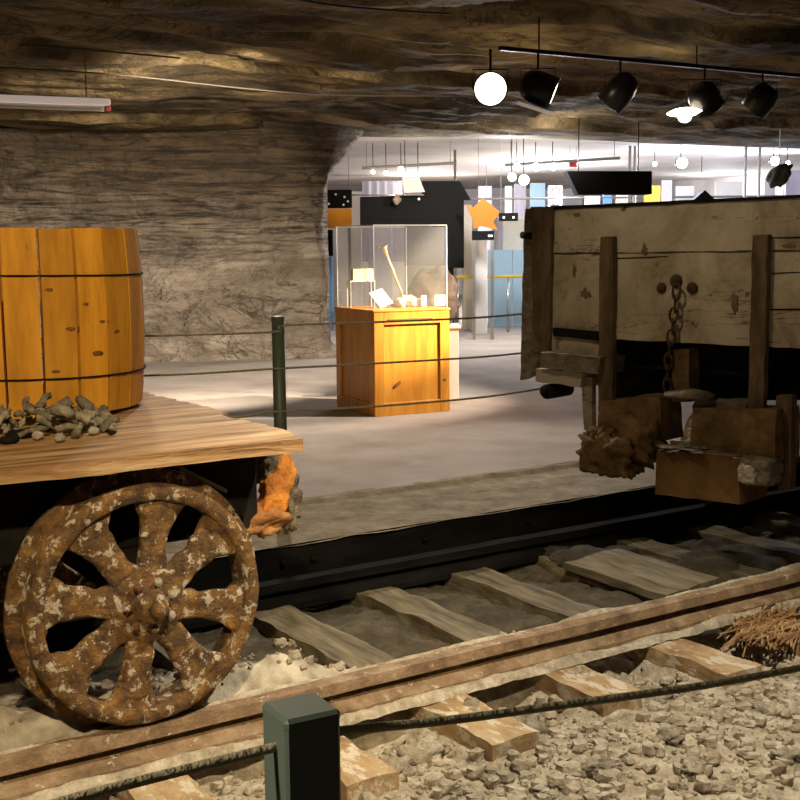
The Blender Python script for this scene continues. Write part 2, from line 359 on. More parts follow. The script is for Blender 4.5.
# soil inside the track: salt near the rail and behind the wheel, dark soil elsewhere
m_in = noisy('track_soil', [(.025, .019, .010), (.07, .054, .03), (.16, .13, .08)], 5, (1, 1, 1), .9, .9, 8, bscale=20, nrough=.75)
nt = m_in.node_tree; N = nt.nodes; L = nt.links; bs = N['Principled BSDF']
src = bs.inputs['Base Color'].links[0].from_socket
tc = N.new('ShaderNodeTexCoord'); sp = N.new('ShaderNodeSeparateXYZ'); L.new(tc.outputs['Object'], sp.inputs[0])
def mth(op, a, b_=None, c=None):
    n = N.new('ShaderNodeMath'); n.operation = op
    for i, q in enumerate((a, b_, c)):
        if q is None: continue
        if isinstance(q, (int, float)): n.inputs[i].default_value = q
        else: L.new(q, n.inputs[i])
    return n.outputs[0]
nn = N.new('ShaderNodeTexNoise'); nn.inputs['Scale'].default_value = 5; nn.inputs['Detail'].default_value = 6; L.new(tc.outputs['Object'], nn.inputs['Vector'])
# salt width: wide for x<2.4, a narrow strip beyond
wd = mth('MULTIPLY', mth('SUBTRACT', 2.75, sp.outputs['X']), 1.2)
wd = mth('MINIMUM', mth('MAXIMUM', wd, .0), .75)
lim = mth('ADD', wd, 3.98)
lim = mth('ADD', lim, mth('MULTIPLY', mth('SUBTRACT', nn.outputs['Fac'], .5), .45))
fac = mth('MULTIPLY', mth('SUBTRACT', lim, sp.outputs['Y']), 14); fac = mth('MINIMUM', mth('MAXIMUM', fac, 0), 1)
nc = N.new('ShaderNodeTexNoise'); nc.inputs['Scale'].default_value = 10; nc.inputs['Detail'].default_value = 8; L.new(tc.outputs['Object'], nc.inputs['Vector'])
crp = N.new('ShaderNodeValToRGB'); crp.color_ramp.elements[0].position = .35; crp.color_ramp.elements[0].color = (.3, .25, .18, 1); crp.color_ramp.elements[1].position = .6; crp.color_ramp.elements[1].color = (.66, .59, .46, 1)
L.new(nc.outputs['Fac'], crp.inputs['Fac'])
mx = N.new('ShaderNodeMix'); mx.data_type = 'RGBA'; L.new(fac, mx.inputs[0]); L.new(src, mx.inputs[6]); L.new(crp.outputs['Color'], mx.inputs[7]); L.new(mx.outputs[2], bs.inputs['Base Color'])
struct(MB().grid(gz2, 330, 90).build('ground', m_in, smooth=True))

# --- gallery floor: crusted edge then carpet
KY = 5.47
def kerb_fn(u, w):
    x = -2 + 13 * u; y = KY + .95 * w
    if w == 0: y += .02 * noise.noise(V((x * 3, 0, 0)))
    return V((x, y, .0 + fbm(V((x * 3, y * 3, 0))) * .012 + (.02 if w > .9 else 0)))
struct(MB().grid(kerb_fn, 300, 40).build('trim_1', M['crust'], smooth=True))
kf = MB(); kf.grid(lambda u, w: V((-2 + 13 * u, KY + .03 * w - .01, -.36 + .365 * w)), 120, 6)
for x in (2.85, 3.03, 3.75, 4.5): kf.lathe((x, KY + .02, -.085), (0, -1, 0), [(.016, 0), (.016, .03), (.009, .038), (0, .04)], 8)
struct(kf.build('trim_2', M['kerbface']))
fl = MB()
def edge_y(x): return 6.36 + .06 * noise.noise(V((x * 1.3, 2, 0))) + .02 * noise.noise(V((x * 9, 2, 0)))
def fl_fn(u, w):
    x = -3 + 45 * u; y = edge_y(x) + (46 - edge_y(x)) * (w ** 2.2)
    return V((x, y, .022 if w > 0 else .0))
fl.grid(fl_fn, 200, 24)
struct(fl.build('floor', M['carpet'], smooth=False))

# --- rock wall on the left with a rounded end (the side of the opening)
pa = [V((-6, 21.5, 0)), V((4.3, 16.6, 0)), V((7.6, 15.05, 0)), V((8.50, 14.66, 0)), V((8.68, 14.9, 0)), V((8.92, 15.65, 0)), V((9.7, 18.5, 0))]
ln = [0]
for a, b in zip(pa, pa[1:]): ln.append(ln[-1] + (b - a).length)
def on_path(t):
    s_ = t * ln[-1]
    for i in range(len(pa) - 1):
        if s_ <= ln[i + 1] + 1e-9:
            k = (s_ - ln[i]) / (ln[i + 1] - ln[i]); p = pa[i].lerp(pa[i + 1], k)
            d = (pa[i + 1] - pa[i]).normalized(); return p, V((d.y, -d.x, 0)), i
    return pa[-1], V((1, 0, 0)), 6
prof = [(0, .10), (.25, .02), (.55, -.02), (1.2, -.10), (1.8, -.22), (2.3, -.18), (2.7, .06), (3.0, .28), (3.3, .55)]
def pz(z):
    for (a, x), (b, y) in zip(prof, prof[1:]):
        if z <= b: return x + (y - x) * (z - a) / (b - a)
    return prof[-1][1]
def wall_fn(u, w):
    u = u ** .75
    p, nrm, i = on_path(u); z = -.05 + 3.4 * w
    led = noise.noise(V((p.x * .3, p.y * .3, z * 6.5))) * .13 + noise.noise(V((p.x * .8, p.y * .8, z * 15))) * .07
    k = min(1, max(0, (z - .9) / .8)); big = fbm(V((p.x * .8, p.y * .8, z * 1.1 + 5))) * .13
    lump = fbm(V((p.x * 2.2, p.y * 2.2, z * 2.8)), 6) * .11
    if i >= 2: led *= .35; lump = lump * .5
    d = led * (.12 + .95 * k) + big + lump * (1.3 - .6 * k)
    ex = pz(z) if i >= 2 else pz(z) * .5
    return V((p.x, p.y, z)) + nrm * (d + ex)
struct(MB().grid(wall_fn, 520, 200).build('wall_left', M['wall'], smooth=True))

# --- near ceiling, dropping at its far edge, then the pale ceiling of the far hall
edge = [(-8, 22.5), (4, 17.2), (8.3, 15.4), (9.3, 14.9), (10.4, 14.4), (12.0, 13.9), (14.9, 13.7), (17, 13.4), (24, 12.6)]
def edge_at(x):
    for (a, p), (b, q) in zip(edge, edge[1:]):
        if x <= b: return p + (q - p) * (x - a) / (b - a)
    return edge[-1][1]
def ceil_fn(u, w):
    x = -8 + 32 * u; ye = edge_at(x) + .12 * noise.noise(V((x * .9, 0, 3)))
    y = 1.5 + (ye - 1.5) * min(1, w / .96)
    z = ZC + fbm(V((x * .35, y * .5, 2)), 5) * .11 + noise.noise(V((x * .8, y * 3.2, 7))) * .05 + fbm(V((x * 2, y * 5, 7)), 3) * .03
    # stepped slabs running across the roof
    z += .09 * (1 if noise.noise(V((x * .22, y * .75, 21))) > .05 else 0)
    if y > ye - 1.6: z = z + (ZC - .02 - z) * min(1, (y - ye + 1.6) / 1.3)
    if w > .96: z = ZC + .30 * (w - .96) / .04; y = ye + .1 * (w - .96) / .04
    return V((x, y, z))
struct(MB().grid(ceil_fn, 300, 260).build('ceiling', M['ceil'], smooth=True))
def ceil2_fn(u, w):
    x = -8 + 56 * u; y = edge_at(x) - .1 + (48 - edge_at(x)) * w ** 1.5
    return V((x, y, 3.38 + .09 * fbm(V((x * .3, y * .3, 4)))))
struct(MB().grid(ceil2_fn, 140, 120).build('ceiling', M['farceil'], smooth=True))

# --- far walls of the hall
def fr(l, d, z): return HF * d + HR * l + V((0, 0, z))
def slab(m, l0, l1, d, z0, z1, th=.08):
    c = fr((l0 + l1) / 2, d + th / 2, (z0 + z1) / 2); m.box(c, (abs(l1 - l0), th, abs(z1 - z0)), rotz(-YAW)); return m
struct(slab(MB(), -16, 22, 39, -.1, 3.6, .3).build('wall_back', noisy('pale_hall_wall', [(.5, .48, .5), (.66, .64, .66), (.8, .78, .8)], .5, (1, 1, .3), .8, 0)))
wr = MB(); wr.grid(lambda u, w: V((24.5 + 3 * u + .2 * noise.noise(V((u * 20, w * 4, 0))), 9 + 34 * u, 3.6 * w)), 60, 12)
struct(wr.build('wall_right', M['farceil'], smooth=True))

# ================================================================== RAILS AND TIES
def rail_mb(yc, top, x0, x1):
    prof = [(-.046, 0), (.036, 0), (.037, -.040), (.009, -.044), (.009, -.078), (.074, -.102), (.078, -.128), (-.088, -.128), (-.086, -.100), (-.009, -.064), (-.009, -.043), (-.053, -.040)]
    n = 90; m = MB(); k = len(prof)
    def fn(u, w):
        y, z = prof[int(round(w * (k - 1)))]; x = x0 + (x1 - x0) * u
        return V((x, yc + y + .003 * noise.noise(V((x * 4, y * 50, 0))), top + z + .003 * noise.noise(V((x * 5, y * 30, 2)))))
    m.grid(fn, n, k)
    vs = []; 
    m.f += [tuple(i * k + j for i, j in ((a, k - 1), (a, 0), (a + 1, 0), (a + 1, k - 1))) for a in range(n - 1)]
    m.f.append(tuple(range(k))); m.f.append(tuple((n - 1) * k + j for j in range(k)))
    return m
RT_ = -.05; RY = 3.765; RY2 = 5.17
rl = rail_mb(RY, RT_, -1.5, 8.1).build('rail', M['rail'], loc=(3, RY, -.178))
tag(rl, 'rusty brown steel rail in the foreground that the spoked wheel stands on', 'rail')
def salt_strip(y0, y1, z, seed, amp):
    m = MB()
    def fn(u, w):
        x = -1.4 + 9.3 * u; y = y0 + (y1 - y0) * w
        h = amp * math.sin(math.pi * w) * (.55 + .9 * max(0, noise.noise(V((x * 3, seed, 0))) + .35)) + .006 * noise.noise(V((x * 30, y * 30, seed)))
        return V((x, y + .012 * noise.noise(V((x * 7, 0, seed + w))), z + h))
    return m.grid(fn, 420, 7)
salt_strip(RY - .145, RY - .078, -.176, 3, .032).build('salt_crust', M['ballast'], rl, True, None).matrix_parent_inverse = Matrix.Translation((-3, -RY, .178))
salt_strip(RY + .012, RY + .05, RT_ - .012, 9, .022).build('salt_crust', M['ballast'], rl, True, None).matrix_parent_inverse = Matrix.Translation((-3, -RY, .178))
rl2 = rail_mb(RY2, RT_ - .03, -1.5, 8.1).build('rail', M['kerbface'], loc=(3, RY2, -.2))  # far rail: shadow below the platform edge put into its black colour
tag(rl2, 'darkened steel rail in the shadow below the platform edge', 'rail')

tie_lab = {0: 'weathered wooden tie under the wheel at the far left', 1: 'wooden tie running under the rail just right of the spoked wheel',
 2: 'short wooden tie end just right of the foreground post', 3: 'wooden tie with a warm orange sawn end below the barrier rope',
 4: 'brown wooden tie half buried in gravel right of the orange-ended tie', 5: 'pale topped wooden tie with a dark hollow on its left side, above the rope',
 6: 'wooden tie partly hidden under shredded brown fibres at the right edge', 7: 'wooden tie lying in the dark below the brown block of the white wagon',
 8: 'wooden tie deep under the white wagon, nearest its brown block', 9: 'wooden tie deep under the white wagon, farther along', 10: 'last wooden tie at the far right under the white wagon'}
for k in range(0, 11):
    x = tie_x(k); yn = 3.19 + .05 * noise.noise(V((k * 3.3, 0, 0))) + (.06 if k == 5 else 0); yf = 5.33
    t = empty('railway_tie', (x, (yn + yf) / 2, -.33), tie_lab[k], 'railway tie', 0, 'wooden ties under the track')
    wdt = .20 + .03 * noise.noise(V((k * 5.1, 1, 0)))
    ln_n = 3.76 - yn
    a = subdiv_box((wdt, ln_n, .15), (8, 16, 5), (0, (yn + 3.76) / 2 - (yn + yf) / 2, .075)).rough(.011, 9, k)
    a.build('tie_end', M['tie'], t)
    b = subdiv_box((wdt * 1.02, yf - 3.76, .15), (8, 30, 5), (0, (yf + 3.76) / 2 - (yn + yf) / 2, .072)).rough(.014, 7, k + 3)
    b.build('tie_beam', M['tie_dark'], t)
# flat boards of dark timber lying in the track bed
for (px, py, w, l, a, lab) in [(640, 580, .42, .7, 4, 'wide dark board lying flat between the rails beneath the wagon')]:
    p = az(px, py, -.2)
    m = subdiv_box((w, l, .04), (10, 16, 2)).rough(.015, 6, px).build('board', M['tie_dark'], loc=None)
    m.location = (p.x, p.y, -.165); m.rotation_euler = (R(2), R(-2), R(a)); tag(m, lab, 'plank')

# gravel and stones
def stones(n, xr, yr, sz, seed, dens=None):
    rnd = random.Random(seed); m = MB(); c = 0
    while c < n:
        x = rnd.uniform(*xr); y = rnd.uniform(*yr)
        if dens and not dens(x, y): continue
        s_ = sz[0] + (sz[1] - sz[0]) * rnd.random() ** 3.5
        m.blob((x, y, ground_z(x, y) + s_ * .25), (s_, s_ * rnd.uniform(.6, 1), s_ * rnd.uniform(.5, .8)), rotz(rnd.uniform(0, 6)), seed=rnd.uniform(0, 99), n=6, m=5, amp=.5, fr=1.5, cube=.4); c += 1
    return m
def not_tie(x, y):
    kx = (x - TIE0) / TIES; return y < 3.16 or abs(kx - round(kx)) * TIES > .12
tag(stones(11000, (.4, 5.6), (1.75, 3.68), (.005, .040), 3, not_tie).build('gravel', M['ballast']), 'pale crushed salt gravel strewn over the ground in front of the rail', 'gravel', kind='stuff')
tag(stones(900, (.2, 5.2), (3.88, 5.3), (.008, .03), 5, lambda x, y: x < 2.6 and y < 4.7 or (y < 4.0)).build('gravel', M['ballast']), 'pale salt crumbs behind the near rail and the spoked wheel', 'gravel', kind='stuff')
rock_spots = [(2.35, 3.45, .09), (2.62, 3.50, .075), (2.80, 3.42, .085), (3.35, 3.50, .10), (3.42, 3.36, .075), (2.15, 3.35, .07), (3.2, 3.55, .07), (4.0, 3.5, .075), (2.3, 2.75, .05), (2.72, 2.9, .055),
              (2.95, 2.7, .045), (1.95, 2.85, .06), (3.3, 2.6, .05), (2.5, 2.4, .045), (3.6, 2.95, .05), (3.1, 2.95, .055), (2.2, 2.2, .045), (1.6, 3.3, .07)]
for i, (x, y, s_) in enumerate(rock_spots):
    o = MB().blob((0, 0, 0), (s_, s_ * .85, s_ * .62), seed=i + 1, n=26, m=20, amp=.6, fr=2.0, cube=.3).rough(.01, 22, i).build('salt_rock', M['stone'], smooth=True)
    o.location = (x, y, ground_z(x, y) + s_ * .32); o.rotation_euler = (0, 0, i * 1.3)
    tag(o, 'pale lump of rock salt lying loose among the crushed gravel', 'rock', 'salt lumps in the gravel')
for i, (px, py, s_) in enumerate([(585, 562, .15), (560, 556, .10), (470, 540, .08), (620, 552, .09)]):
    p = az(px, py, -.2); o = MB().blob((0, 0, 0), (s_ * 1.2, s_, s_ * .55), seed=i + 31, n=16, m=12, amp=.4, cube=.3).build('dark_rock', M['pit'], smooth=True)
    o.location = (p.x, p.y, ground_z(p.x, p.y) + s_ * .3); tag(o, 'dark rock lump sunk in the shadowed soil between the rails', 'rock', 'dark rocks in the track bed')
# shredded fibres beside the rail at the right
rnd = random.Random(5); fb = MB()
for i in range(260):
    c = az(rnd.uniform(735, 800), rnd.uniform(612, 642), -.18); a = rnd.uniform(-.6, 1.0); l = rnd.uniform(.03, .11)
    d = V((math.cos(a), math.sin(a), rnd.uniform(-.3, .5))) * l
    fb.tube([c - d, c + V((0, 0, .02)), c + d + V((0, .01, 0))], rnd.uniform(.002, .007), 5)
tag(fb.build('wood_fibre', M['deck']), 'shredded brown wood fibres heaped beside the rail at the right', 'wood debris', kind='stuff')

# ================================================================== LEFT CART
cart = empty('mine_cart', (.7, 4.5, RT_), 'low flat timber-decked mine cart with spoked rusty wheels, carrying the barrel', 'mine cart')
CI = Matrix.Translation((-.7, -4.5, -RT_))
def cpart(m, name, mat, smooth=False, parent=None):
    o = m.build(name, mat, None, smooth); o.parent = parent or cart
    if not parent: o.matrix_parent_inverse = CI
    return o
DZ = .905; ys = [3.66, 4.02, 4.36, 4.70, 5.04, 5.46]
for i in range(5):
    y0, y1 = ys[i], ys[i + 1]; xe = 1.995 + .05 * noise.noise(V((i * 2.7, 0, 0))) + (.03 if i > 1 else 0)
    m = MB(); nx = 90; ny = 10
    def top(u, w, z=0):
        x = -1.3 + (xe + 1.3) * u; y = y0 + .003 + (y1 - y0 - .006) * w
        if i == 0: y += (1 - w) * (.03 * noise.noise(V((x * 2.2, 0, 3))) + .012 * noise.noise(V((x * 9, 0, 3))))
        dx = (.035 * noise.noise(V((y * 14, i, 0)))) if u > .97 else 0
        zz = .011 * noise.noise(V((x * .9, y * 12, 5))) + .005 * noise.noise(V((x * 3, y * 34, 5)))
        if i == 0: zz -= .012 * (1 - w) ** 2
        return V((x + dx, y, DZ + zz - z))
    m.grid(lambda u, w: top(u, w), nx, ny); m.grid(lambda u, w: top(u, w, .045 + (.006 * noise.noise(V((u * 9, w, 2))))), nx, ny)
    m.grid(lambda u, w: top(u, 0, .048 * w), nx, 3); m.grid(lambda u, w: top(u, 1, .048 * w), nx, 3)
    m.grid(lambda u, w: top(1, u, .048 * w), ny, 3); m.grid(lambda u, w: top(0, u, .048 * w), ny, 3)
    cpart(m, 'deck_plank', M['deck'], True)
cpart(MB().box((.35, 3.98, .66), (3.2, .10, .28), bev=.01), 'side_beam', M['dark'])
cpart(MB().box((.35, 5.10, .66), (3.2, .10, .28), bev=.01), 'side_beam', M['dark'])
cpart(MB().box((1.9, 4.55, .66), (.10, 1.1, .30), bev=.01), 'cross_beam', M['dark'])
cpart(MB().box((-.9, 4.55, .66), (.10, 1.1, .30), bev=.01), 'cross_beam', M['dark'])
for wx in (1.435, -.35):
    cpart(MB().cyl((wx, 3.72, .36), (wx, 5.24, .36), .032, 14), 'axle', M['dark'], True)
    for y in (3.99, 5.09): cpart(MB().box((wx, y, .44), (.16, .10, .22), bev=.02), 'axle_box', M['dark'])
# rotten end timber, broken open and orange
e_ = MB()
pe = [(ay(*p, 4.05)) for p in [(300, 446), (306, 470), (313, 498)]]
e_.blob((2.05, 4.02, .75), (.045, .07, .09), seed=4, n=40, m=30, amp=.35, fr=2.4, cube=.6)
e_.blob((2.10, 4.02, .60), (.055, .06, .115), seed=8, n=40, m=30, amp=.4, fr=2.6, cube=.4)
cpart(e_, 'end_timber', M['rot'], True)
o_ = MB(); c1 = ay(276, 487, 3.97); c2 = ay(262, 518, 3.98)
o_.blob(c1, (.055, .05, .115), Matrix.Rotation(R(22), 3, 'Y'), seed=15, n=40, m=30, amp=.3, fr=2, cube=.3)
ob = cpart(o_, 'broken_timber', noisy('fresh_orange_rot', [(.5, .16, .015), (.72, .27, .03), (.8, .36, .06)], 7, (1, 1, 1), .7, .8, 6, bscale=22), True); ob['label'] = 'orange broken face of the end timber'
o_ = MB(); o_.blob(c2, (.095, .06, .06), Matrix.Rotation(R(-14), 3, 'Y'), seed=22, n=30, m=24, amp=.5, fr=2, cube=.4)
cpart(o_, 'timber_splinter', noisy('brown_rot', [(.16, .06, .018), (.34, .14, .035), (.5, .24, .08)], 7, (1, 1, 1), .8, .8, 6, bscale=22), True)
m = MB(); p0 = ay(178, 467, 3.9); p1 = ay(224, 490, 3.9)
m.box((p0 + p1) / 2, ((p1 - p0).length, .05, .012), Matrix.Rotation(math.atan2(-(p1.z - p0.z), (p1 - p0).x), 3, 'Y'))
cpart(m, 'iron_strap', M['grey_wood'])
m = MB(); m.tube([ay(*p, 3.93) for p in [(186, 470), (200, 484), (215, 493), (232, 505), (240, 522)]], .014, 6, rj=.3); cpart(m, 'iron_strap', M['dark'], True)

# wheel
def wheel_tree(loc, r, flip=1, parent=None):
    """front at local y=0, flange behind; local origin at the wheel centre"""
    w = MB(); w.lathe((0, 0, 0), (0, 1, 0), [(r * .865, .012), (r * .875, .0), (r * .975, .0), (r, .012), (r * .995, .085), (r * 1.02, .095), (r * 1.10, .10), (r * 1.105, .125), (r * .88, .125), (r * .865, .11)], 72)
    w.f = w.f[:-2]; n = 72; k = 10
    w.f += [(i * k + k - 1, ((i + 1) % n) * k + k - 1, ((i + 1) % n) * k, i * k) for i in range(n)]
    # uneven rust scale
    w.v = [tuple(V(v) * (1 + .012 * noise.noise(V(v) * 9)) + V((0, .006 * noise.noise(V(v) * 22), 0))) for v in w.v]
    wo = w.build('wheel', M['rust'], parent, True); wo.location = loc
    if flip < 0: wo.rotation_euler = (0, 0, math.pi)
    for j in range(8):
        a = R(80 + 45 * j) + R(3) * noise.noise(V((j * 3.1, 0, 0))); s = MB(); rr = [.22, .34, .46, .58, .70, .80, .885]; ww = [.15, .125, .115, .125, .15, .205, .32]
        d = V((math.cos(a), 0, math.sin(a))); t = V((-math.sin(a), 0, math.cos(a)))
        vs = []; fs = []
        nl = 12
        def half(q):
            q = q * (len(rr) - 1); i0 = min(int(q), len(rr) - 2); f_ = q - i0
            return (rr[i0] + (rr[i0 + 1] - rr[i0]) * f_) * r, (ww[i0] + (ww[i0 + 1] - ww[i0]) * f_) * r
        def fn(u, wv):
            R_, W_ = half(wv); ang = 2 * math.pi * u
            cx = math.cos(ang); cy = math.sin(ang)
            cx = math.copysign(abs(cx) ** .6, cx); cy = math.copysign(abs(cy) ** .7, cy)
            p = d * R_ + t * (cx * W_) + V((0, .040 + cy * .024, 0))
            return p + noise.noise_vector(p * 22 + V((j, 0, 0))) * .011
        s.grid(fn, 24, 24, True); s.build('spoke', M['rust'], wo, True)
    h = MB().lathe((0, 0, 0), (0, -1, 0), [(0, -.10), (.13, -.09), (.14, -.035), (.128, -.012), (.105, -.012), (.06, .0), (.052, .045), (.04, .055), (0, .056)], 32)
    h.v = [tuple(V(v) + noise.noise_vector(V(v) * 20) * .006) for v in h.v]
    h.build('hub', M['rust'], wo, True)
    ax = MB().lathe((0, -.05, 0), (0, -1, 0), [(.026, 0), (.026, .03), (.018, .038), (0, .04)], 14); ax.build('axle_nut', M['rust'], wo, True)
    for j in range(7):
        a = R(20 + 360 / 7 * j); m = MB().blob((.083 * math.cos(a), -.012, .083 * math.sin(a)), (.016, .014, .016), seed=j, n=8, m=6, amp=.2); m.build('bolt', M['stone'] if j in (0, 1, 6) else M['rust'], wo, True)
    return wo
W1 = wheel_tree(V((1.435, 3.72, .372)) - V((.7, 4.5, RT_)), .41, 1, cart)
for (x, y, fl_) in ((-.35, 3.72, 1), (1.435, 5.215, -1), (-.35, 5.215, -1)):
    c = copy_tree(W1, cart); c.location = V((x, y, .372)) - V((.7, 4.5, RT_)); c.rotation_euler = (0, R(17), 0 if fl_ > 0 else math.pi)
m = MB(); m.tube([V((1.12, 4.0, .30 + .0)) + V((.05 * math.cos(t), 0, .10 * math.sin(t))) for t in [i * .42 for i in range(15)]], .006, 6, closed=True); cpart(m, 'brake_ring', M['rust'], True)

# barrel
BC = V((1.415, 4.955, DZ + .018)); BR = .485; BH = 1.635 - DZ - .018
barrel = empty('barrel', BC, 'large honey-coloured wooden stave tub standing on the cart deck', 'barrel')
NS = 22
def brad(h): return BR * (.925 + .075 * math.sin(math.pi * min(1, .12 + h * .72)) ** .8)
for i in range(NS):
    a0 = 2 * math.pi * i / NS + R(-123.3 + 8.6); a1 = a0 + 2 * math.pi / NS; g = .0055 / BR; tw = BH - .012 * abs(noise.noise(V((i * 1.7, 4, 0))))
    m = MB()
    def P(u, w, r_off):
        a = a0 + g + (a1 - a0 - 2 * g) * u; r = brad(w) + r_off; k = math.cos((a1 - a0) / 2) / math.cos((u - .5) * (a1 - a0))
        r *= 1 + (k - 1) * .75
        return V((r * math.cos(a), r * math.sin(a), .004 + tw * w))
    m.grid(lambda u, w: P(u, w, 0), 6, 20); m.grid(lambda u, w: P(u, w, -.03), 6, 20)
    m.grid(lambda u, w: P(0, w, -.03 * u), 2, 20); m.grid(lambda u, w: P(1, w, -.03 * u), 2, 20)
    m.grid(lambda u, w: P(u, 1, -.03 * w), 6, 2); m.grid(lambda u, w: P(u, 0, -.03 * w), 6, 2)
    m.build('stave', M['barrel'], barrel)
for hz in (.755, .21):
    m = MB(); m.tube([V(((brad(hz) + .003) * math.cos(t), (brad(hz) + .003) * math.sin(t), BH * hz + .004 * math.sin(t * 2))) for t in [2 * math.pi * i / 66 for i in range(66)]], .0038, 6, closed=True)
    m.build('wire_hoop', M['dark'], barrel, True)
m = MB().lathe((0, 0, .02), (0, 0, 1), [(BR * .9, 0), (BR * .9, .02)], 40); m.build('barrel_bottom', M['barrel'], barrel)
for (an, h, s_) in ((-78, .60, .009), (-84, .47, .014), (-68, .50, .010), (-72, .33, .012), (-60, .44, .009), (-95, .68, .01), (-93, .25, .008)):
    a = R(an); r = brad(h); MB().blob((r * math.cos(a) * .994, r * math.sin(a) * .994, BH * h), (s_ * 2.0, s_ * .18, s_ * .8), rotz(a + math.pi / 2), seed=an, n=12, m=8, amp=.5).build('wood_knot', M['knot'], barrel, True)

# heap of crusted rope and chain pieces on the deck
rnd = random.Random(12)
heap = empty('rope_heap', az(50, 433, DZ), 'tangled heap of salt-crusted old rope and chain links on the deck before the barrel', 'rope heap')
hc = V(heap.location)
for i in range(64):
    px = rnd.uniform(-20, 112); fall = max(.15, 1 - abs(px - 45) / 95); py = 428 + rnd.uniform(-16, 16) * fall; p = az(px, py, DZ) - hc
    zt = .014 + rnd.random() ** 1.3 * .10 * fall; a = rnd.uniform(0, 3.14); l = rnd.uniform(.02, .06)
    d = V((math.cos(a) * l, math.sin(a) * l, rnd.uniform(-.7, .9) * l)); c = p + V((0, 0, zt)); c.z = max(c.z, .012 + abs(d.z))
    m = MB().tube([c - d, c - d * .4 + V((.004, 0, .010)), c + d * .4 + V((-.004, 0, .008)), c + d], rnd.uniform(.009, .018), 8, rj=.3).rough(.008, 45, i)
    m.build('rope_piece', M['heap'], heap, True)
for (px, py, s_) in ((20, 438, .04), (47, 430, .03), (88, 428, .045), (104, 424, .04), (55, 415, .03), (112, 436, .015), (8, 444, .03)):
    p = az(px, py, DZ) - hc; MB().blob(p + V((0, 0, .012)), (s_ * 1.2, s_ * .8, s_ * .5), seed=px, n=12, m=8, amp=.4).build('iron_lump', M['dark'], heap, True)
for (px, py) in ((86, 432), (100, 430), (94, 436), (60, 443), (38, 441)):
    p = az(px, py, DZ) - hc; MB().blob(p + V((0, 0, .02)), (.02, .016, .015), seed=px, n=10, m=7, amp=.3).build('salt_lump', M['stone'], heap, True)

# ================================================================== RIGHT WAGON
CA = R(11)
WO = ay(548, 338, 5.6); WO = V((WO.x, 5.6, 0))
wagon = empty('mine_wagon', (WO.x, WO.y, -.08), 'tall white salt-crusted wooden box wagon with two brown stakes and a hanging chain', 'mine wagon', CA)
en = V((math.cos(CA), math.sin(CA), 0)); ey = V((-math.sin(CA), math.cos(CA), 0))
def wl(px, py, off=0.0):
    """point of the end face (moved off towards the camera) in the wagon's own frame"""
    d = ray(px, py); P0 = WO - en * off; t = ((P0 - CAM).dot(en)) / d.dot(en); p = CAM + d * t - V((WO.x, WO.y, -.08))
    return V((p.dot(en), p.dot(ey), p.z))
def wpoly(m, pts, off, depth, seed=0):
    """an outline on the end face, front at `off`, running `depth` into the wagon"""
    return m.prism([wl(x, y, off) for x, y in pts], (depth, 0, 0))
def wboard(name, pts, off, depth, mat, rgh=.006, nx=14, nz=10, seed=0):
    """four-corner board (tl,tr,br,bl) meshed finely and roughened"""
    tl, tr, br, bl = [wl(x, y, off) for x, y in pts]; m = MB()
    f = lambda u, w: (tl.lerp(tr, u)).lerp(bl.lerp(br, u), w); D = V((depth, 0, 0))
    m.grid(f, nx, nz); m.grid(lambda u, w: f(u, w) + D, nx, nz)
    m.grid(lambda u, w: f(u, 0) + D * w, nx, 4); m.grid(lambda u, w: f(u, 1) + D * w, nx, 4)
    m.grid(lambda u, w: f(0, u) + D * w, nz, 4); m.grid(lambda u, w: f(1, u) + D * w, nz, 4)
    m.rough(rgh, 9, seed); return m.build(name, mat, wagon)
yR = wl(826, 300).y; zT = wl(700, 202).z; zM = wl(650, 252).z; zB = wl(650, 340).z
wboard('end_board', [(549, 208), (830, 195), (830, 249.5), (549, 253)], 0, .05, M['white_wood'], .006, 60, 16, 1)
wboard('end_board', [(549, 255), (830, 251.5), (830, 350), (549, 336)], 0, .05, M['white_wood'], .006, 60, 22, 5)
for q in ([(770, 237.5), (830, 236), (830, 238), (770, 238.8)], [(770, 273), (830, 270.5), (830, 272), (770, 274)], [(770, 309), (830, 308), (830, 310), (770, 310.5)], [(612, 258), (668, 256), (668, 257), (612, 259)]):
    wboard('board_split', q, .004, .01, M['dark'], .001, 12, 3)
for (px, py, a_, b_) in ((578, 215, .03, .012), (585, 295, .05, .03), (575, 270, .014, .05), (645, 250, .02, .03), (735, 305, .02, .05), (790, 245, .04, .02)):
    MB().blob(wl(px, py, -.002), (.006, a_, b_), seed=px, n=16, m=12, amp=.7).build('dark_stain', M['stain'], wagon, True)
m = MB()
for yy in (yR + .02, -.02):
    m.box((1.25, yy, (zT + zB) / 2 - .01), (2.45, .05, zT - zB - .02))
m.build('side_board', M['white_wood'], wagon)
MB().box((1.25, yR / 2, zB + .03), (2.4, abs(yR) - .1, .05)).build('wagon_floor', M['brown_wood'], wagon)
MB().box((2.48, yR / 2, (zT + zB) / 2 - .01), (.05, abs(yR) - .1, zT - zB - .05)).build('end_board', M['white_wood'], wagon)
wboard('top_strip', [(545, 206.5), (830, 193.5), (830, 196.5), (545, 210)], .012, .08, M['dark'], .002, 30, 3)
wboard('corner_post', [(530, 207), (552, 207), (549, 352), (534, 352)], .03, .06, M['brown_wood'], .008, 6, 24, 3)
wboard('corner_post', [(525, 209), (533, 209), (532, 376), (520, 380)], -.02, .10, M['grey_wood'], .008, 4, 24, 4)
m = MB(); m.cyl(wl(522, 235, .03), wl(532, 236, .03), .022, 10); m.build('bolt', M['dark'], wagon, True)
wboard('stake', [(600, 237), (613, 237), (612, 412), (598, 412)], .045, .04, M['brown_wood'], .006, 5, 26, 6)
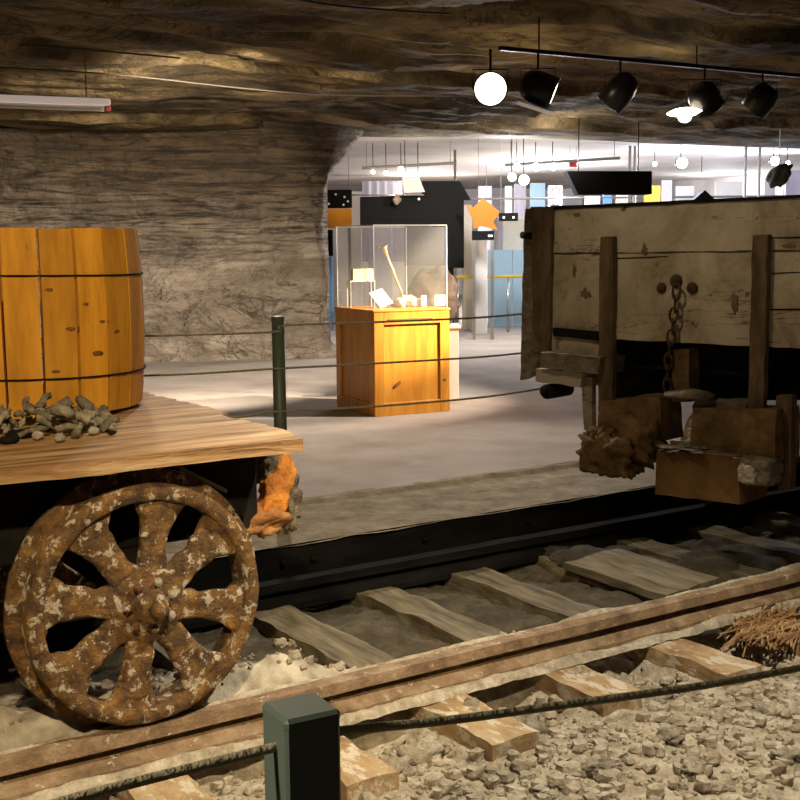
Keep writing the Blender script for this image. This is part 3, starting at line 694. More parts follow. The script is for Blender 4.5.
wboard('stake', [(752, 235), (768, 235), (763, 418), (748, 418)], .045, .04, M['brown_wood'], .006, 5, 26, 8)
wboard('lower_board', [(553, 328), (601, 332), (601, 341), (553, 336)], .04, .04, M['dark'], .004, 10, 4, 2)
wboard('lower_board', [(552, 333), (602, 338), (602, 362), (552, 356)], .02, .05, M['white_wood'], .006, 10, 6, 2)
wboard('bolster', [(541, 352), (600, 357), (598, 374), (540, 368)], .10, .25, M['grey_wood'], .008, 16, 6, 7)
wboard('bolster', [(537, 368), (582, 373), (580, 388), (536, 381)], .07, .2, M['white_wood'], .010, 16, 6, 9)
m = MB(); m.cyl(wl(546, 392, .08), wl(568, 388, -.2), .045, 14); m.rough(.01, 14); m.build('roller', M['dark'], wagon, True)
wboard('hanging_board', [(581, 376), (592, 377), (592, 432), (584, 430)], .03, .04, M['white_wood'], .006, 5, 14, 4)
MB().box((1.3, yR / 2, zB - .10), (2.3, abs(yR) * .55, .16)).build('underframe', M['dark'], wagon)
wboard('underframe_beam', [(602, 352), (830, 352), (830, 400), (602, 400)], -.35, .12, M['dark'], .005, 12, 8)
wboard('coupling_block', [(672, 350), (689, 350), (689, 402), (672, 402)], .03, .10, M['rust_cart'], .006, 8, 12, 2)
# crumbling bumper timbers
def wblob(name, px, py, off, size, seed, mat, cube=.6, amp=.35):
    c = wl(px, py, off); return MB().blob(c, size, seed=seed, n=44, m=32, amp=amp, fr=2.6, cube=cube).build(name, mat, wagon, True)
wboard('bumper_timber', [(600, 402), (660, 396), (662, 440), (598, 440)], .06, .22, M['rust_cart'], .022, 18, 14, 5)
wblob('rotten_timber', 612, 454, .10, (.10, .17, .115), 6, M['rust_cart'], .8, .32)
wblob('rotten_timber', 640, 440, .04, (.09, .14, .13), 9, M['rust_cart'], .7, .35)
wblob('rotten_timber', 600, 440, .12, (.06, .09, .07), 12, M['rust_cart'], .5, .35)
wboard('bumper_timber', [(692, 408), (776, 410), (776, 462), (690, 458)], .10, .25, M['rust_cart'], .014, 18, 12, 8)
wboard('bumper_timber', [(695, 400), (748, 402), (745, 410), (692, 408)], .02, .16, M['grey_wood'], .010, 12, 6, 8)
bx = wboard('drawbar_box', [(657, 450), (739, 456), (739, 505), (655, 494)], .20, .30, noisy('rust_brown_box', [(.09, .045, .013), (.18, .09, .025), (.27, .145, .045)], 4, (1, 1, 1), .7, .5, 7, bscale=14), .005, 20, 12, 3)
wblob('box_rubble', 690, 449, .12, (.10, .16, .02), 3, M['grey_wood'], .2, .7)
wblob('pale_block', 757, 470, .12, (.08, .11, .07), 14, M['grey_wood'], .8, .2)
wblob('salt_block', 748, 474, .20, (.03, .045, .045), 17, M['white_wood'], .7, .3)
wboard('brake_hanger', [(776, 395), (792, 395), (790, 490), (778, 490)], .02, .05, M['brown_wood'], .008, 5, 14, 3)
m = MB(); m.lathe(wl(690, 397, .05), (0, 0, 1), [(0, 0), (.13, 0), (.14, .02), (.05, .04), (0, .04)], 20); m.rough(.008, 12); m.build('coupling_plate', M['grey_wood'], wagon, True)
# ring bolts and chain
for (px, py, rr_) in ((662, 288, .028), (693, 288, .032), (677, 281, .038)):
    c = wl(px, py, .0); m = MB().lathe(c, (-1, 0, 0), [(rr_, 0), (rr_, .012), (rr_ * .7, .022), (rr_ * .3, .03), (0, .032)], 18); m.rough(.003, 30); m.build('bolt_head', M['chain'], wagon, True)
chain = empty('chain', (0, 0, 0), 'rusty hanging chain of short links on the end of the white wagon', 'chain')
chain.parent = None
pts = [(677, 286), (676, 298), (674, 310), (673, 321), (672, 332), (670, 343), (669, 355), (668, 367), (667, 379), (668, 391)]
cw = [WO + V((0, 0, -.08)) + en * q.x + ey * q.y + V((0, 0, q.z)) for q in [wl(x, y, .045) for x, y in pts]]
chain.location = cw[-1]; chain.rotation_euler = (0, 0, CA)
for i, (a, b) in enumerate(zip(cw, cw[1:])):
    c = (a + b) / 2 - cw[-1]; c = V((c.dot(en), c.dot(ey), c.z)); h = (a - b).length * .68; w_ = .024
    pl = []
    for k in range(16):
        t = 2 * math.pi * k / 16; s_ = w_ * math.cos(t); zz = h * math.sin(t)
        pl.append(c + (V((0, s_, zz)) if i % 2 == 0 else V((s_ * .8, s_ * .5, zz))))
    MB().tube(pl, .0075, 7, closed=True).build('chain_link', M['chain'], chain, True)
# wheels of the wagon
for (lx, ly, fl_) in ((.95, -.52, -1), (.95, -2.00, 1), (2.1, -.74, -1), (2.1, -2.20, 1)):
    c = copy_tree(W1, wagon); c.scale = (.75, .9, .75); c.location = (lx, ly, .31 + .05 - .03); c.rotation_euler = (0, R(9), math.pi if fl_ < 0 else 0)
for lx in (.95, 2.1):
    k = 0 if lx < 1 else -.2
    MB().cyl((lx, -.53 + k, .33), (lx, -1.99 + k, .33), .03, 12).build('axle', M['dark'], wagon, True)
    for ly in (-.72, -1.35): MB().box((lx, ly, .55), (.14, .12, .42)).build('axle_box', M['dark'], wagon)

# ================================================================== BARRIER POSTS AND ROPES
pf = az(314, 719, .95)
post = empty('barrier_post', (pf.x, pf.y + .035, -.22), 'grey-green square barrier post close to the camera, cut by the bottom edge', 'post', R(-4), 'barrier posts')
MB().box((0, 0, .60), (.078, .078, 1.15), bev=.004).build('post_tube', M['post'], post)
MB().box((0, 0, 1.168), (.080, .080, .018), bev=.005).build('post_cap', M['post'], post)
MB().box((0, 0, .012), (.14, .14, .024), bev=.004).build('base_plate', M['post'], post)
pb = ay(278, 322, 5.86)
post2 = empty('barrier_post', (pb.x, 5.86, .0), 'slim grey-green barrier post standing behind the cart deck, right of the barrel', 'post', 0, 'barrier posts')
MB().cyl((0, 0, 0.0), (0, 0, 1.17), .036, 18).build('post_tube', M['post'], post2, True)
MB().lathe((0, 0, 1.17), (0, 0, 1), [(.037, 0), (.037, .012), (.03, .017), (0, .018)], 18).build('post_cap', M['post'], post2, True)
MB().lathe((0, 0, 0.0), (0, 0, 1), [(.05, 0.0), (.05, .010), (.04, .014)], 24).build('base_plate', M['post'], post2, True)
def smooth_pts(ps, n=10):
    out = []
    for i in range(len(ps) - 1):
        p0 = ps[max(i - 1, 0)]; p1 = ps[i]; p2 = ps[i + 1]; p3 = ps[min(i + 2, len(ps) - 1)]
        for k in range(n):
            t = k / n; out.append(.5 * ((2 * p1) + (p2 - p0) * t + (2 * p0 - 5 * p1 + 4 * p2 - p3) * t * t + (3 * p1 - p0 - 3 * p2 + p3) * t ** 3))
    out.append(ps[-1]); return out
yr = pf.y + .035
rp = [ay(-60, 838, yr - .02), ay(80, 797, yr - .01), ay(180, 771, yr), ay(275, 747, yr), ay(305, 738, yr), ay(340, 731, yr), ay(450, 720, yr + .01), ay(570, 704, yr + .02), ay(700, 686, yr + .03), ay(800, 668, yr + .04), ay(900, 648, yr + .05)]
tag(MB().tube(smooth_pts(rp), .0066, 10).build('barrier_rope', M['rope'], smooth=True), 'dark olive barrier rope sagging across the foreground through the near post', 'rope', 'barrier ropes')
YB = 5.86
for pts, lab in (([(40, 339), (140, 336), (272, 332), (285, 325.5), (380, 322), (480, 317.5), (540, 312), (620, 303)], 'thin dark barrier rope, topmost of the three behind the carts'),
                 ([(60, 378), (188, 374), (278, 368.5), (375, 363.5), (480, 357), (540, 351), (620, 342)], 'thin dark barrier rope, middle of the three crossing in front of the pine pedestal'),
                 ([(200, 422), (248, 416), (278, 411.5), (375, 406.5), (480, 397.5), (545, 388), (620, 376)], 'thin dark barrier rope, lowest of the three near the pedestal foot')):
    tag(MB().tube(smooth_pts([ay(x, y, YB - .03) for x, y in pts]), .0062, 8).build('barrier_rope', M['rope'], smooth=True), lab, 'rope', 'barrier ropes')

# ================================================================== DISPLAY CASE
A = az(375, 417, .022); B = az(450, 411, .022); C_ = az(336, 411, .022)
e1 = (B - A).normalized(); W_ = (B - A).length; e2 = V((-e1.y, e1.x, 0)); D_ = .66
ang = math.atan2(e1.y, e1.x)
ped = empty('display_pedestal', A, 'square honey pine pedestal with framed panels in the middle of the hall', 'pedestal', ang)
PH = .955
W_ = .62
# depth so that the left corner lands right
dl = ray(336, 411); best = min((abs(((A + e2 * q - CAM).normalized() - dl.normalized()).length), q) for q in [i * .01 for i in range(30, 120)]); D_ = best[1]
dr = ray(450, 411); W_ = min((((A + e1 * q - CAM).normalized() - dr.normalized()).length, q) for q in [i * .01 for i in range(30, 120)])[1]
MB().box((W_ / 2, D_ / 2, PH / 2), (W_ - .03, D_ - .03, PH - .01)).build('pedestal_body', M['pine'], ped)
def frame(face):
    m = MB(); wd_ = W_ if face == 'f' else D_; t = .10
    for (c, s) in (((t / 2, PH / 2), (t, PH)), ((wd_ - t / 2, PH / 2), (t, PH)), ((wd_ / 2, .06), (wd_ - 2 * t, .12)), ((wd_ / 2, PH - .06), (wd_ - 2 * t, .12))):
        if face == 'f': m.box((c[0], .006, c[1]), (s[0], .02, s[1]), bev=.003)
        else: m.box((.006, c[0], c[1]), (.02, s[0], s[1]), bev=.003)
    return m
frame('f').build('panel_frame', M['pine'], ped); frame('s').build('panel_frame', M['pine'], ped)
MB().box((W_ / 2, D_ / 2, PH + .006), (W_ + .02, D_ + .02, .02), bev=.004).build('pedestal_top', M['pine'], ped)
MB().box((W_ / 2 - .02, -.006, PH - .075), (W_ * .58, .01, .012)).build('slot', M['pine_dark'], ped)
for a_, b_, c_ in (((W_ * .30, .013, .28), (.055, .006, .018), -35), ((W_ * .93, -.004, .30), (.018, .004, .014), 0), ((W_ * .93, -.004, .10), (.02, .004, .014), 0)): MB().blob(a_, b_, Matrix.Rotation(R(c_), 3, 'Y'), seed=3, n=14, m=8).build('wood_knot', M['knot'], ped, True)
# acrylic cover
GH = .76; gz0 = PH + .022
case = empty('glass_case', A + V((0, 0, gz0)), 'clear acrylic cover standing on the pine pedestal over the exhibits', 'display case', ang)
gt = .008
for nm, c, s in (('glass_panel', (W_ / 2, .02, GH / 2), (W_ - .03, gt, GH)), ('glass_panel', (W_ / 2, D_ - .02, GH / 2), (W_ - .03, gt, GH)), ('glass_panel', (.02, D_ / 2, GH / 2), (gt, D_ - .05, GH)), ('glass_panel', (W_ - .02, D_ / 2, GH / 2), (gt, D_ - .05, GH)), ('glass_top', (W_ / 2, D_ / 2, GH - .004), (W_ - .03, D_ - .03, gt))):
    MB().box(c, s).build(nm, M['glass'], case)
for x in (.016, W_ - .016):
    for y in (.016, D_ - .016): MB().box((x, y, GH / 2), (.007, .007, GH)).build('case_edge', M['glassedge'], case)
m = MB()
for y in (.016, D_ - .016): m.box((W_ / 2, y, GH - .003), (W_ - .03, .007, .007))
for x in (.016, W_ - .016): m.box((x, D_ / 2, GH - .003), (.007, D_ - .03, .007))
m.build('case_edge', M['glassedge'], case)
# exhibits in the case (world coordinates via the case frame)
e2 = V((-e1.y, e1.x, 0)); T0 = A + V((0, 0, gz0))
def cs(x, y, z=0): return T0 + e1 * x + e2 * y + V((0, 0, z))
def case_at(px, py, y):     # point of a ray at case depth y
    d = ray(px, py); P0 = A + e2 * y; t = (P0 - CAM).dot(e2) / d.dot(e2); return CAM + d * t
ly = D_ * .55
def loc_of(p): q = p - T0; return V((q.dot(e1), q.dot(e2), q.z))
q0 = loc_of(case_at(351, 309, ly)); q1 = loc_of(case_at(375, 309, ly)); ztop = loc_of(case_at(362, 281, ly)).z; zl = loc_of(case_at(362, 269, ly)).z
st = empty('display_stand', cs(q0.x, ly), 'small white wire stand in the glass case holding a cream card', 'stand', ang)
wq = q1.x - q0.x; m = MB()
for x in (0, wq):
    for y in (0, .08): m.cyl((x, y, 0), (x, y, ztop), .004, 8)
m.box((wq / 2, .04, ztop), (wq + .01, .09, .008)); m.build('stand_frame', M['white'], st)
m = MB().box((wq / 2 + .01, .03, (ztop + zl) / 2 + .004), (wq * .85, .05, zl - ztop - .004), bev=.003)
cc = m.build('card_box', M['cream'])
cc.location = st.location; cc.rotation_euler = (0, 0, ang); tag(cc, 'cream card box resting on the small white wire stand in the case', 'box')
bk = empty('open_booklet', cs(loc_of(case_at(378, 309, ly)).x, ly - .12), 'white printed sheet leaning on its rest in the glass case, left of the minerals', 'booklet', ang)
MB().box((0, .05, .085), (.16, .006, .19), Matrix.Rotation(R(-40), 3, 'X') @ Matrix.Rotation(R(-20), 3, 'Y')).build('page', M['white'], bk)
MB().box((.01, .06, .02), (.08, .06, .04)).build('rest', M['white'], bk)
hb = case_at(402, 294, ly - .02); ht = case_at(383, 246, ly - .02)
hn = empty('miner_horn', hb, 'pale brass horn with flared mouth standing up aslant out of the minerals', 'horn')
dv = ht - hb; Lh = dv.length
MB().lathe((0, 0, 0), dv, [(.011, -.02), (.012, Lh * .45), (.018, Lh * .5), (.012, Lh * .55), (.014, Lh * .80), (.024, Lh * .91), (.045, Lh), (.040, Lh), (.016, Lh * .89)], 18).build('horn_tube', M['brass'], hn, True)
MB().lathe((0, 0, 0), dv, [(.013, Lh * .47), (.017, Lh * .48), (.017, Lh * .52), (.013, Lh * .53)], 18).build('ferrule', M['brass'], hn, True)
for i, (px, py, s_) in enumerate(((400, 303, .06), (411, 300, .07), (394, 307, .04), (421, 306, .05), (404, 295, .045), (387, 309, .025))):
    p = case_at(px, py, ly - .10 + .03 * (i % 3)); o = MB().blob((0, 0, 0), (s_, s_ * .9, s_ * .8), seed=i + 40, n=14, m=10, amp=.4, cube=.2).build('mineral_sample', M['mineral'], smooth=True)
    o.location = (p.x, p.y, T0.z + s_ * .62 + (.04 if i == 4 else 0)); o.rotation_euler = (0, 0, i)
    tag(o, 'pale mineral lump in the bright pile inside the glass case', 'mineral', 'minerals in the glass case')
for (px, w_, h_, lab) in ((424, .055, .10, 'narrow white label card standing beside the minerals in the case'), (440, .11, .10, 'wide white label card at the right end of the case')):
    p = case_at(px, 308, ly - .15); m = MB().box((0, 0, h_ / 2 + .002), (w_, .004, h_), Matrix.Rotation(R(0), 3, 'X')); m.box((0, .015, .006), (w_ * .5, .03, .006))
    o = m.build('label_card', M['white']); o.location = (p.x, p.y, T0.z); o.rotation_euler = (0, 0, ang); tag(o, lab, 'card', 'label cards in the case')
# boulder behind the case on a low plinth
bc = ad(433, 300, 12.2); pl = empty('boulder_plinth', (bc.x, bc.y, .022), 'low white plinth behind the pedestal carrying the brown boulder', 'plinth', -YAW)
MB().box((0, 0, .36), (.50, .44, .72), bev=.006).build('plinth_body', M['panelw'], pl); MB().box((0, 0, .735), (.54, .48, .03), bev=.006).build('plinth_top', M['panelw'], pl)
o = MB().blob((0, 0, 0), (.26, .22, .30), seed=77, n=48, m=36, amp=.28, fr=1.8, cube=.15).build('boulder', M['boulder'], smooth=True)
o.location = (bc.x, bc.y, .772 + .27); o.rotation_euler = (0, 0, -YAW); tag(o, 'rough brown mineral boulder on the low plinth behind the glass case', 'boulder')

# ================================================================== TRACK LIGHTS
t0 = az(500, 50, 2.98); t1 = az(830, 80, 2.98)
track = empty('light_track', ((t0.x + t1.x) / 2, (t0.y + t1.y) / 2, 2.98), 'thin black ceiling track carrying the five spotlights', 'light track')
tm = V(track.location)
MB().box((0, 0, .012), ((t1 - t0).length, .035, .03), rotz(math.atan2((t1 - t0).y, (t1 - t0).x))).build('rail_channel', M['blackmetal'], track)
for k in (-.8, 0.1, .9):
    c = (t1 - t0) / 2 * k; MB().cyl(c + V((0, 0, .03)), c + V((0, 0, .26)), .006, 8).build('hanger', M['blackmetal'], track)
def can(px, py, dirn, r, L_, lab, lit=None, open_=False):
    r *= 1.0 if lit == 'lamp_warm' and r > .12 else 1.2; L_ *= 1.1
    """spotlight can; (px,py) centre of the body"""
    dt = ray(px, py); n_ = (t1 - t0).cross(V((0, 0, 1))).normalized(); t = (t0 - CAM).dot(n_) / dt.dot(n_); c = CAM + dt * t
    d = V(dirn).normalized()
    o = empty('spotlight', c, lab, 'spotlight', 0, 'spotlights on the ceiling track')
    MB().lathe((0, 0, 0), d, [(0, -L_ / 2), (r * .55, -L_ / 2), (r * .85, -L_ * .35), (r, -L_ * .1), (r, L_ / 2), (r * .94, L_ / 2), (r * .9, -L_ * .1 + .01), (0, -L_ * .1)], 28).build('lamp_can', M['blackmetal'], o, True)
    f_ = MB().lathe(d * (L_ / 2 - .008 if not open_ else -.0), d, [(0, 0), (r * .9, 0)], 28)
    f_.f = f_.f[:-1] if len(f_.f[-1]) > 4 else f_.f
    f_.build('lens', M[lit] if lit else M['blackmetal'], o, True)
    top = V((c.x, c.y, c.z)); ty = V((0, 0, 2.98 - c.z))
    MB().tube([d * (-.02) + V((0, 0, r * .6)), V((0, 0, r * 1.2)), ty], .009, 8).build('stem', M['blackmetal'], o, True)
    MB().tube([HR * (-r * 1.02), HR * (-r * 1.02) + V((0, 0, r * 1.1)), HR * (r * 1.02) + V((0, 0, r * 1.1)), HR * (r * 1.02)], .006, 6).build('yoke', M['blackmetal'], o)
    return o
tocam = (CAM - ad(490, 89, 9)).normalized()
s1 = can(490.5, 89, tocam, .125, .20, 'spotlight shining a round white disc straight at the viewer, leftmost on the track', 'lamp_warm')
s2 = can(538, 88, HR * .9 + V((0, 0, -.36)) - HF * .12, .105, .24, 'black spotlight turned right with its bright lens edge-on, second from left', 'lamp_warm')
s3 = can(620, 91, HR * -.6 + V((0, 0, -.75)) + HF * .15, .095, .26, 'dark spotlight aimed down to the left, middle one on the track')
s4 = can(704, 97, HR * .42 + V((0, 0, -.6)) + HF * .3, .105, .20, 'black spotlight beside the bright four-pointed flare, fourth from left')
s5 = can(762, 99, HR * -.5 + V((0, 0, -.7)) + HF * .3, .10, .22, 'dark spotlight at the right end of the track')
# barn doors
d2 = (HR * .75 + V((0, 0, -.38)) - HF * .12).normalized()
MB().box(d2 * .10 + V((0, 0, -.10)) - HR * .12, (.26, .20, .006), rotz(-YAW) @ Matrix.Rotation(R(18), 3, 'Y')).build('barn_door', M['steel'], s2)
MB().box(HR * .17 + V((0, 0, -.02)), (.006, .14, .16), rotz(-YAW) @ Matrix.Rotation(R(22), 3, 'Y')).build('barn_door', M['steel'], s4)
pg = V(s4.location); m = MB(); ctr = HR * -.155 + V((0, 0, -.125))
m.lathe(ctr, V((-.05, -.1, -1)), [(0, -.03), (.10, -.022), (.145, 0), (.10, .012), (0, .02)], 24); m.blob(ctr + V((0, 0, -.035)), (.055, .055, .045), n=14, m=10, amp=0)
m.build('lit_reflector', M['lamp_warm'], s4, True)
# plain fluorescent strip and cables
a = az(-140, 96, 2.75); b = az(110, 105, 2.75)
fx = empty('strip_light', (a + b) / 2, 'long white strip light with faint added glow and reddish end below the rock ceiling at left', 'strip light', math.atan2((b - a).y, (b - a).x))
LL = (b - a).length
MB().box((0, 0, .02), (LL, .09, .055), bev=.01).build('housing', M['tubew'], fx); MB().cyl((-LL / 2 + .03, 0, -.035), (LL / 2 - .05, 0, -.035), .02, 14).build('tube', M['white'], fx, True)
MB().box((LL / 2 - .02, 0, -.028), (.045, .05, .045), bev=.006).build('end_cap', plain('red_end_cap', (.65, .16, .1), .5), fx)
for k in (-.8, .8): MB().cyl((LL / 2 * k, 0, .04), (LL / 2 * k, 0, .45), .005, 6).build('hanger', M['wire'], fx)
for pts, lab in (([(-30, 66), (80, 72), (150, 78), (240, 88), (330, 95), (470, 96)], 'thin grey cable crossing the rock ceiling from the left edge'), ([(270, -6), (340, 6), (450, 14)], 'thin pale cable on the ceiling near the top edge'),
                 ([(20, 45), (90, 50), (180, 58)], 'short thin cable at the upper left of the rock ceiling')):
    tag(MB().tube(smooth_pts([az(x, y, ZC - .10) for x, y in pts]), .007, 6).build('cable', M['wire'], smooth=True), lab, 'cable')

# ================================================================== FAR HALL
def fpanel(name, x0, y0, x1, y1, d, mat, lab, cat, th=.06, group=None, stand=None):
    a = ad(x0, y0, d); b = ad(x1, y1, d); c = (a + b) / 2; w = abs((b - a).dot(HR)); h = abs(a.z - b.z)
    o = empty(name, (c.x, c.y, min(a.z, b.z)), lab, cat, -YAW, group)
    MB().box((0, 0, h / 2), (w, th, h), bev=.005).build('board', M[mat], o)
    if stand: 
        z = min(a.z, b.z) - .022
        if stand == 'hang':
            for s in (-.4, .4): MB().cyl((w * s, 0, h), (w * s, 0, 3.36 - min(a.z, b.z)), .004, 6).build('hanger', M['paleg'], o)
        else:
            for s in (-.42, .42): MB().box((w * s, 0, -z / 2), (.05, .05, z)).build('leg', M[stand], o)
    return o
def dots(o, pts, r, th=.036):
    for (x, z) in pts: MB().lathe((x, -th + .004, z), (0, -1, 0), [(r, 0), (r, .004)], 10).build('white_dot', M['white'], o)
# partitions: grey and white wall panels behind the case
def part(x0, y0, x1, d, mat, lab, y1=None):
    a = ad(x0, y0, d); b = ad(x1, y0, d); w = abs((b - a).dot(HR)); c = (a + b) / 2; zb = .022 if y1 is None else ad(x0, y1, d).z
    o = MB().box((0, 0, (c.z - zb) / 2), (w, .06, c.z - zb), bev=.005).build('partition_screen', M[mat]); o.location = (c.x, c.y, zb); o.rotation_euler = (0, 0, -YAW)
    return tag(o, lab, 'panel', 'display panels of the far hall')
part(312, 196, 350, 24.6, 'panelw', 'white hall panel at the left edge of the opening, behind the black speckled sign')
part(350, 192, 361, 23.4, 'panelw', 'narrow white hall panel left of the black house board')
part(352, 226, 420, 25.0, 'panelg', 'grey display panel seen through the left half of the glass case', 262)
part(352, 262, 420, 25.05, 'panelc', 'pale lower display panel seen through the left half of the glass case')
part(368, 226, 392, 24.2, 'panell', 'narrow lilac display panel behind the horn')
part(404, 226, 452, 23.6, 'panelg', 'grey display panel seen through the right half of the glass case', 266)
part(404, 266, 455, 23.65, 'panelc', 'cream lower display panel behind the boulder')
part(362, 181, 402, 30, 'panell', 'lilac striped screen above the left part of the black board', 198)
for i, x in enumerate((370, 378, 386, 394)):
    q0_, q1_ = ad(x, 181, 29.9), ad(x, 197, 29.9); c = (q0_ + q1_) / 2; o = MB().box((0, 0, 0), (.06, .04, q0_.z - q1_.z)).build('screen_bar', M['panelw']); o.location = c; o.rotation_euler = (0, 0, -YAW); tag(o, 'thin pale upright bar of the lilac screen', 'bar', 'bars of the lilac screen')
o = fpanel('speckled_sign', 322, 190, 352, 208, 22, 'black', 'black sign with white dots at the left side of the opening', 'sign', stand='hang'); dots(o, [(-.15, .08), (.12, .06), (.14, .2), (-.02, .25), (.2, .12)], .02)
fpanel('amber_sign', 317, 209, 352, 228, 22, 'yellow', 'amber yellow panel just below the black speckled sign', 'sign', stand='black')
fpanel('dark_cabinet', 318, 230, 333, 256, 22.5, 'black', 'small dark cabinet half hidden by the rock corner', 'cabinet', .3)
fpanel('blue_cabinet', 318, 257, 333, 312, 22.6, 'skyblue', 'blue cabinet below the dark one beside the rock corner', 'cabinet', .3, stand='skyblue')
# black house-shaped board
d = 20.5; hp = [(360, 197), (422, 195), (422, 181), (460, 181), (471, 200), (464, 200), (464, 268), (448, 268), (448, 227), (360, 226)]
pts = [ad(x, y, d) for x, y in hp]; c = ad(448, 268, d)
o = MB().prism([p - c for p in pts], HF * .14).build('house_board', M['black']); o.location = c; tag(o, 'large black house-shaped display board above the glass case', 'display board')
MB().box(HR * .05 + HF * .07 + V((0, 0, -(c.z - .022) / 2)), (.10, .10, c.z - .022), rotz(-YAW)).build('leg', M['black'], o)
MB().cyl(ad(352, 195, 20.4) - c, ad(424, 195, 20.4) - c, .012, 8).build('rod', M['steel'], o, True)
p = ad(397, 200, 20.35) - c; MB().blob(p, (.08, .03, .08), seed=5, n=14, m=10, amp=.4).build('emblem', M['boulder'], o, True)
p = ad(419, 199, 20.35) - c; MB().lathe(p, -HF, [(.02, 0), (.02, .01)], 10).build('white_dot', M['white'], o)
pp = [(402, 177), (419, 177), (425, 192), (404, 193)]; c = ad(412, 192, 20.2); o = MB().prism([ad(x, y, 20.2) - c for x, y in pp], HF * .05).build('pale_board', M['boardp']); o.location = c; tag(o, 'pale slanted board on top of the black house board', 'board')
# pole sets
pole_l = ['thin steel pole just right of the black house board', 'left steel pole of the close pair in front of the black trapezoid', 'right steel pole of the close pair in front of the black trapezoid', 'steel pole above the wagon right of its middle', 'steel pole above the wagon nearest the right edge']
for (x, y), lab in zip([(455, 150), (630, 146), (635, 146), (746, 146), (760, 146)], pole_l):
    p = az(x, y, 3.38); o = empty('support_pole', (p.x, p.y, .022), lab, 'pole', 0, 'floor to ceiling poles'); MB().cyl((0, 0, 0), (0, 0, 3.36), .026, 12).build('shaft', M['steel'], o, True)
    MB().lathe((0, 0, 0), (0, 0, 1), [(.04, 0), (.04, .01), (.03, .02)], 14).build('foot_plate', M['steel'], o, True)
# orange star and small signs
sp_ = [(466, 204), (473, 208), (483, 198), (500, 212), (493, 222), (498, 230), (481, 226), (474, 229), (473, 220)]; c = ad(482, 228, 20)
o = MB().prism([ad(x, y, 20) - c for x, y in sp_], HF * .06).build('orange_star', M['orange']); o.location = c; tag(o, 'orange star-shaped arrow card on a white column in the far hall', 'sign')
MB().cyl(V((0, .1, 0)), V((0, .1, 3.38 - c.z)), .004, 6).build('hanger', M['blackmetal'], o)
part(463, 205, 472, 22, 'panelc', 'cream narrow panel left of the orange star')
part(474, 232, 487, 21, 'panelw', 'white column under the orange star')
o = fpanel('small_black_sign', 472, 231, 494, 240, 19.8, 'black', 'small black sign right under the orange star', 'sign', stand='steel'); dots(o, [(.1, .07), (.14, .07)], .02)
o = fpanel('small_black_sign', 499, 213, 518, 221, 19.8, 'black', 'small black sign to the right of the orange star', 'sign', stand='hang'); dots(o, [(-.08, .06), (.08, .06)], .02)
part(500, 218, 526, 23.8, 'panelc', 'cream display panel under the small black sign', 250)
part(497, 205, 503, 23.6, 'panelg', 'narrow grey upright between the star and the small sign')
# blue counters
part(462, 250, 487, 23.0, 'panelc', 'cream counter front left of the light blue one')
part(488, 250, 512, 23.0, 'blue', 'light blue counter front left half'); part(512.5, 250, 545, 23.0, 'blue', 'light blue counter front right half beside the wagon corner')
a = ad(456, 276.5, 21.5); b = ad(560, 276.5, 21.5); o = empty('hand_rail', (a + b) / 2, 'yellow hand rail running across the cream and blue counters', 'hand rail', -YAW); LL = (b - a).length
MB().cyl((-LL / 2, 0, 0), (LL / 2, 0, 0), .028, 10).build('bar', plain('yellow_rail', (.85, .62, .06), .5), o, True)
for k in (-1, 0, 1): MB().cyl((LL / 2 * .97 * k, 0, 0), (LL / 2 * .97 * k, 0, .022 - a.z), .02, 8).build('post', M['steel'], o, True)
p = ad(477, 298, 22.0); o = MB().blob((0, 0, 0), (.09, .06, .35), seed=3, n=16, m=14, amp=.15).build('grey_pick', M['paleg'], smooth=True); o.location = (p.x, p.y, .022 + .37); tag(o, 'curved grey tool standing before the cream counter', 'tool')
# black trapezoid lamp / sign above the wagon
tp = [(567, 171), (652, 171), (652, 194), (578, 194)]; c = ad(610, 171, 16); o = MB().prism([ad(x, y, 16) - c for x, y in tp], HF * .35).build('black_hood', M['black']); o.location = c; tag(o, 'large black hanging hood above the white wagon', 'hood')
for s in (-.4, .4): MB().cyl(HR * s + HF * .15, HR * s + HF * .15 + V((0, 0, 3.38 - c.z)), .01, 8).build('hanger', M['blackmetal'], o)
fpanel('yellow_sign', 644, 186, 660, 202, 24, 'yellow', 'yellow sign to the right of the black hood', 'sign', stand='steel')
fpanel('exit_sign', 569, 161, 577, 167, 22, 'red', 'small red sign hanging left above the black hood', 'sign', stand='hang')
fpanel('poster', 548, 186, 562, 204, 28, 'panelw', 'white poster with a red ring left of the black hood', 'poster', stand='steel')
p = ad(556, 193, 27.9); o = MB().tube([V((0, 0, 0)) + HR * (.10 * math.cos(t)) + V((0, 0, .13 * math.sin(t))) for t in [i * .5236 for i in range(12)]], .03, 6, closed=True).build('red_ring', M['red']); o.location = p; tag(o, 'red ring on the white poster left of the black hood', 'ring')
for (x0, y0, x1, d, mat, lab) in [(505, 186, 512, 30, 'panelw', 'white upright panel right of the star at the back'), (514, 184, 526, 31, 'panell', 'lilac upright panel above the small black sign'), (530, 183, 545, 31, 'blue', 'pale blue upright panel above the wagon corner'),
    (478, 186, 492, 31, 'panell', 'lilac upright panel above the orange star'), (585, 196, 600, 27, 'panelw', 'white panel below the black hood, left'), (603, 194, 612, 27, 'skyblue', 'blue panel below the black hood'), (616, 192, 628, 27, 'panelw', 'white panel below the black hood, right of the blue one'),
    (662, 180, 672, 26, 'panell', 'lilac panel right of the yellow sign'), (676, 186, 694, 28, 'panelw', 'white panel between the yellow sign and the dark tent'), (715, 182, 742, 28, 'panelw', 'white panel right of the dark tent shape'), (765, 178, 775, 27, 'panelg', 'grey upright panel left of the hanging grey casting'), (786, 170, 812, 28, 'panell', 'lilac panel at the right edge of the far hall')]:
    part(x0, y0, x1, d, mat, lab)
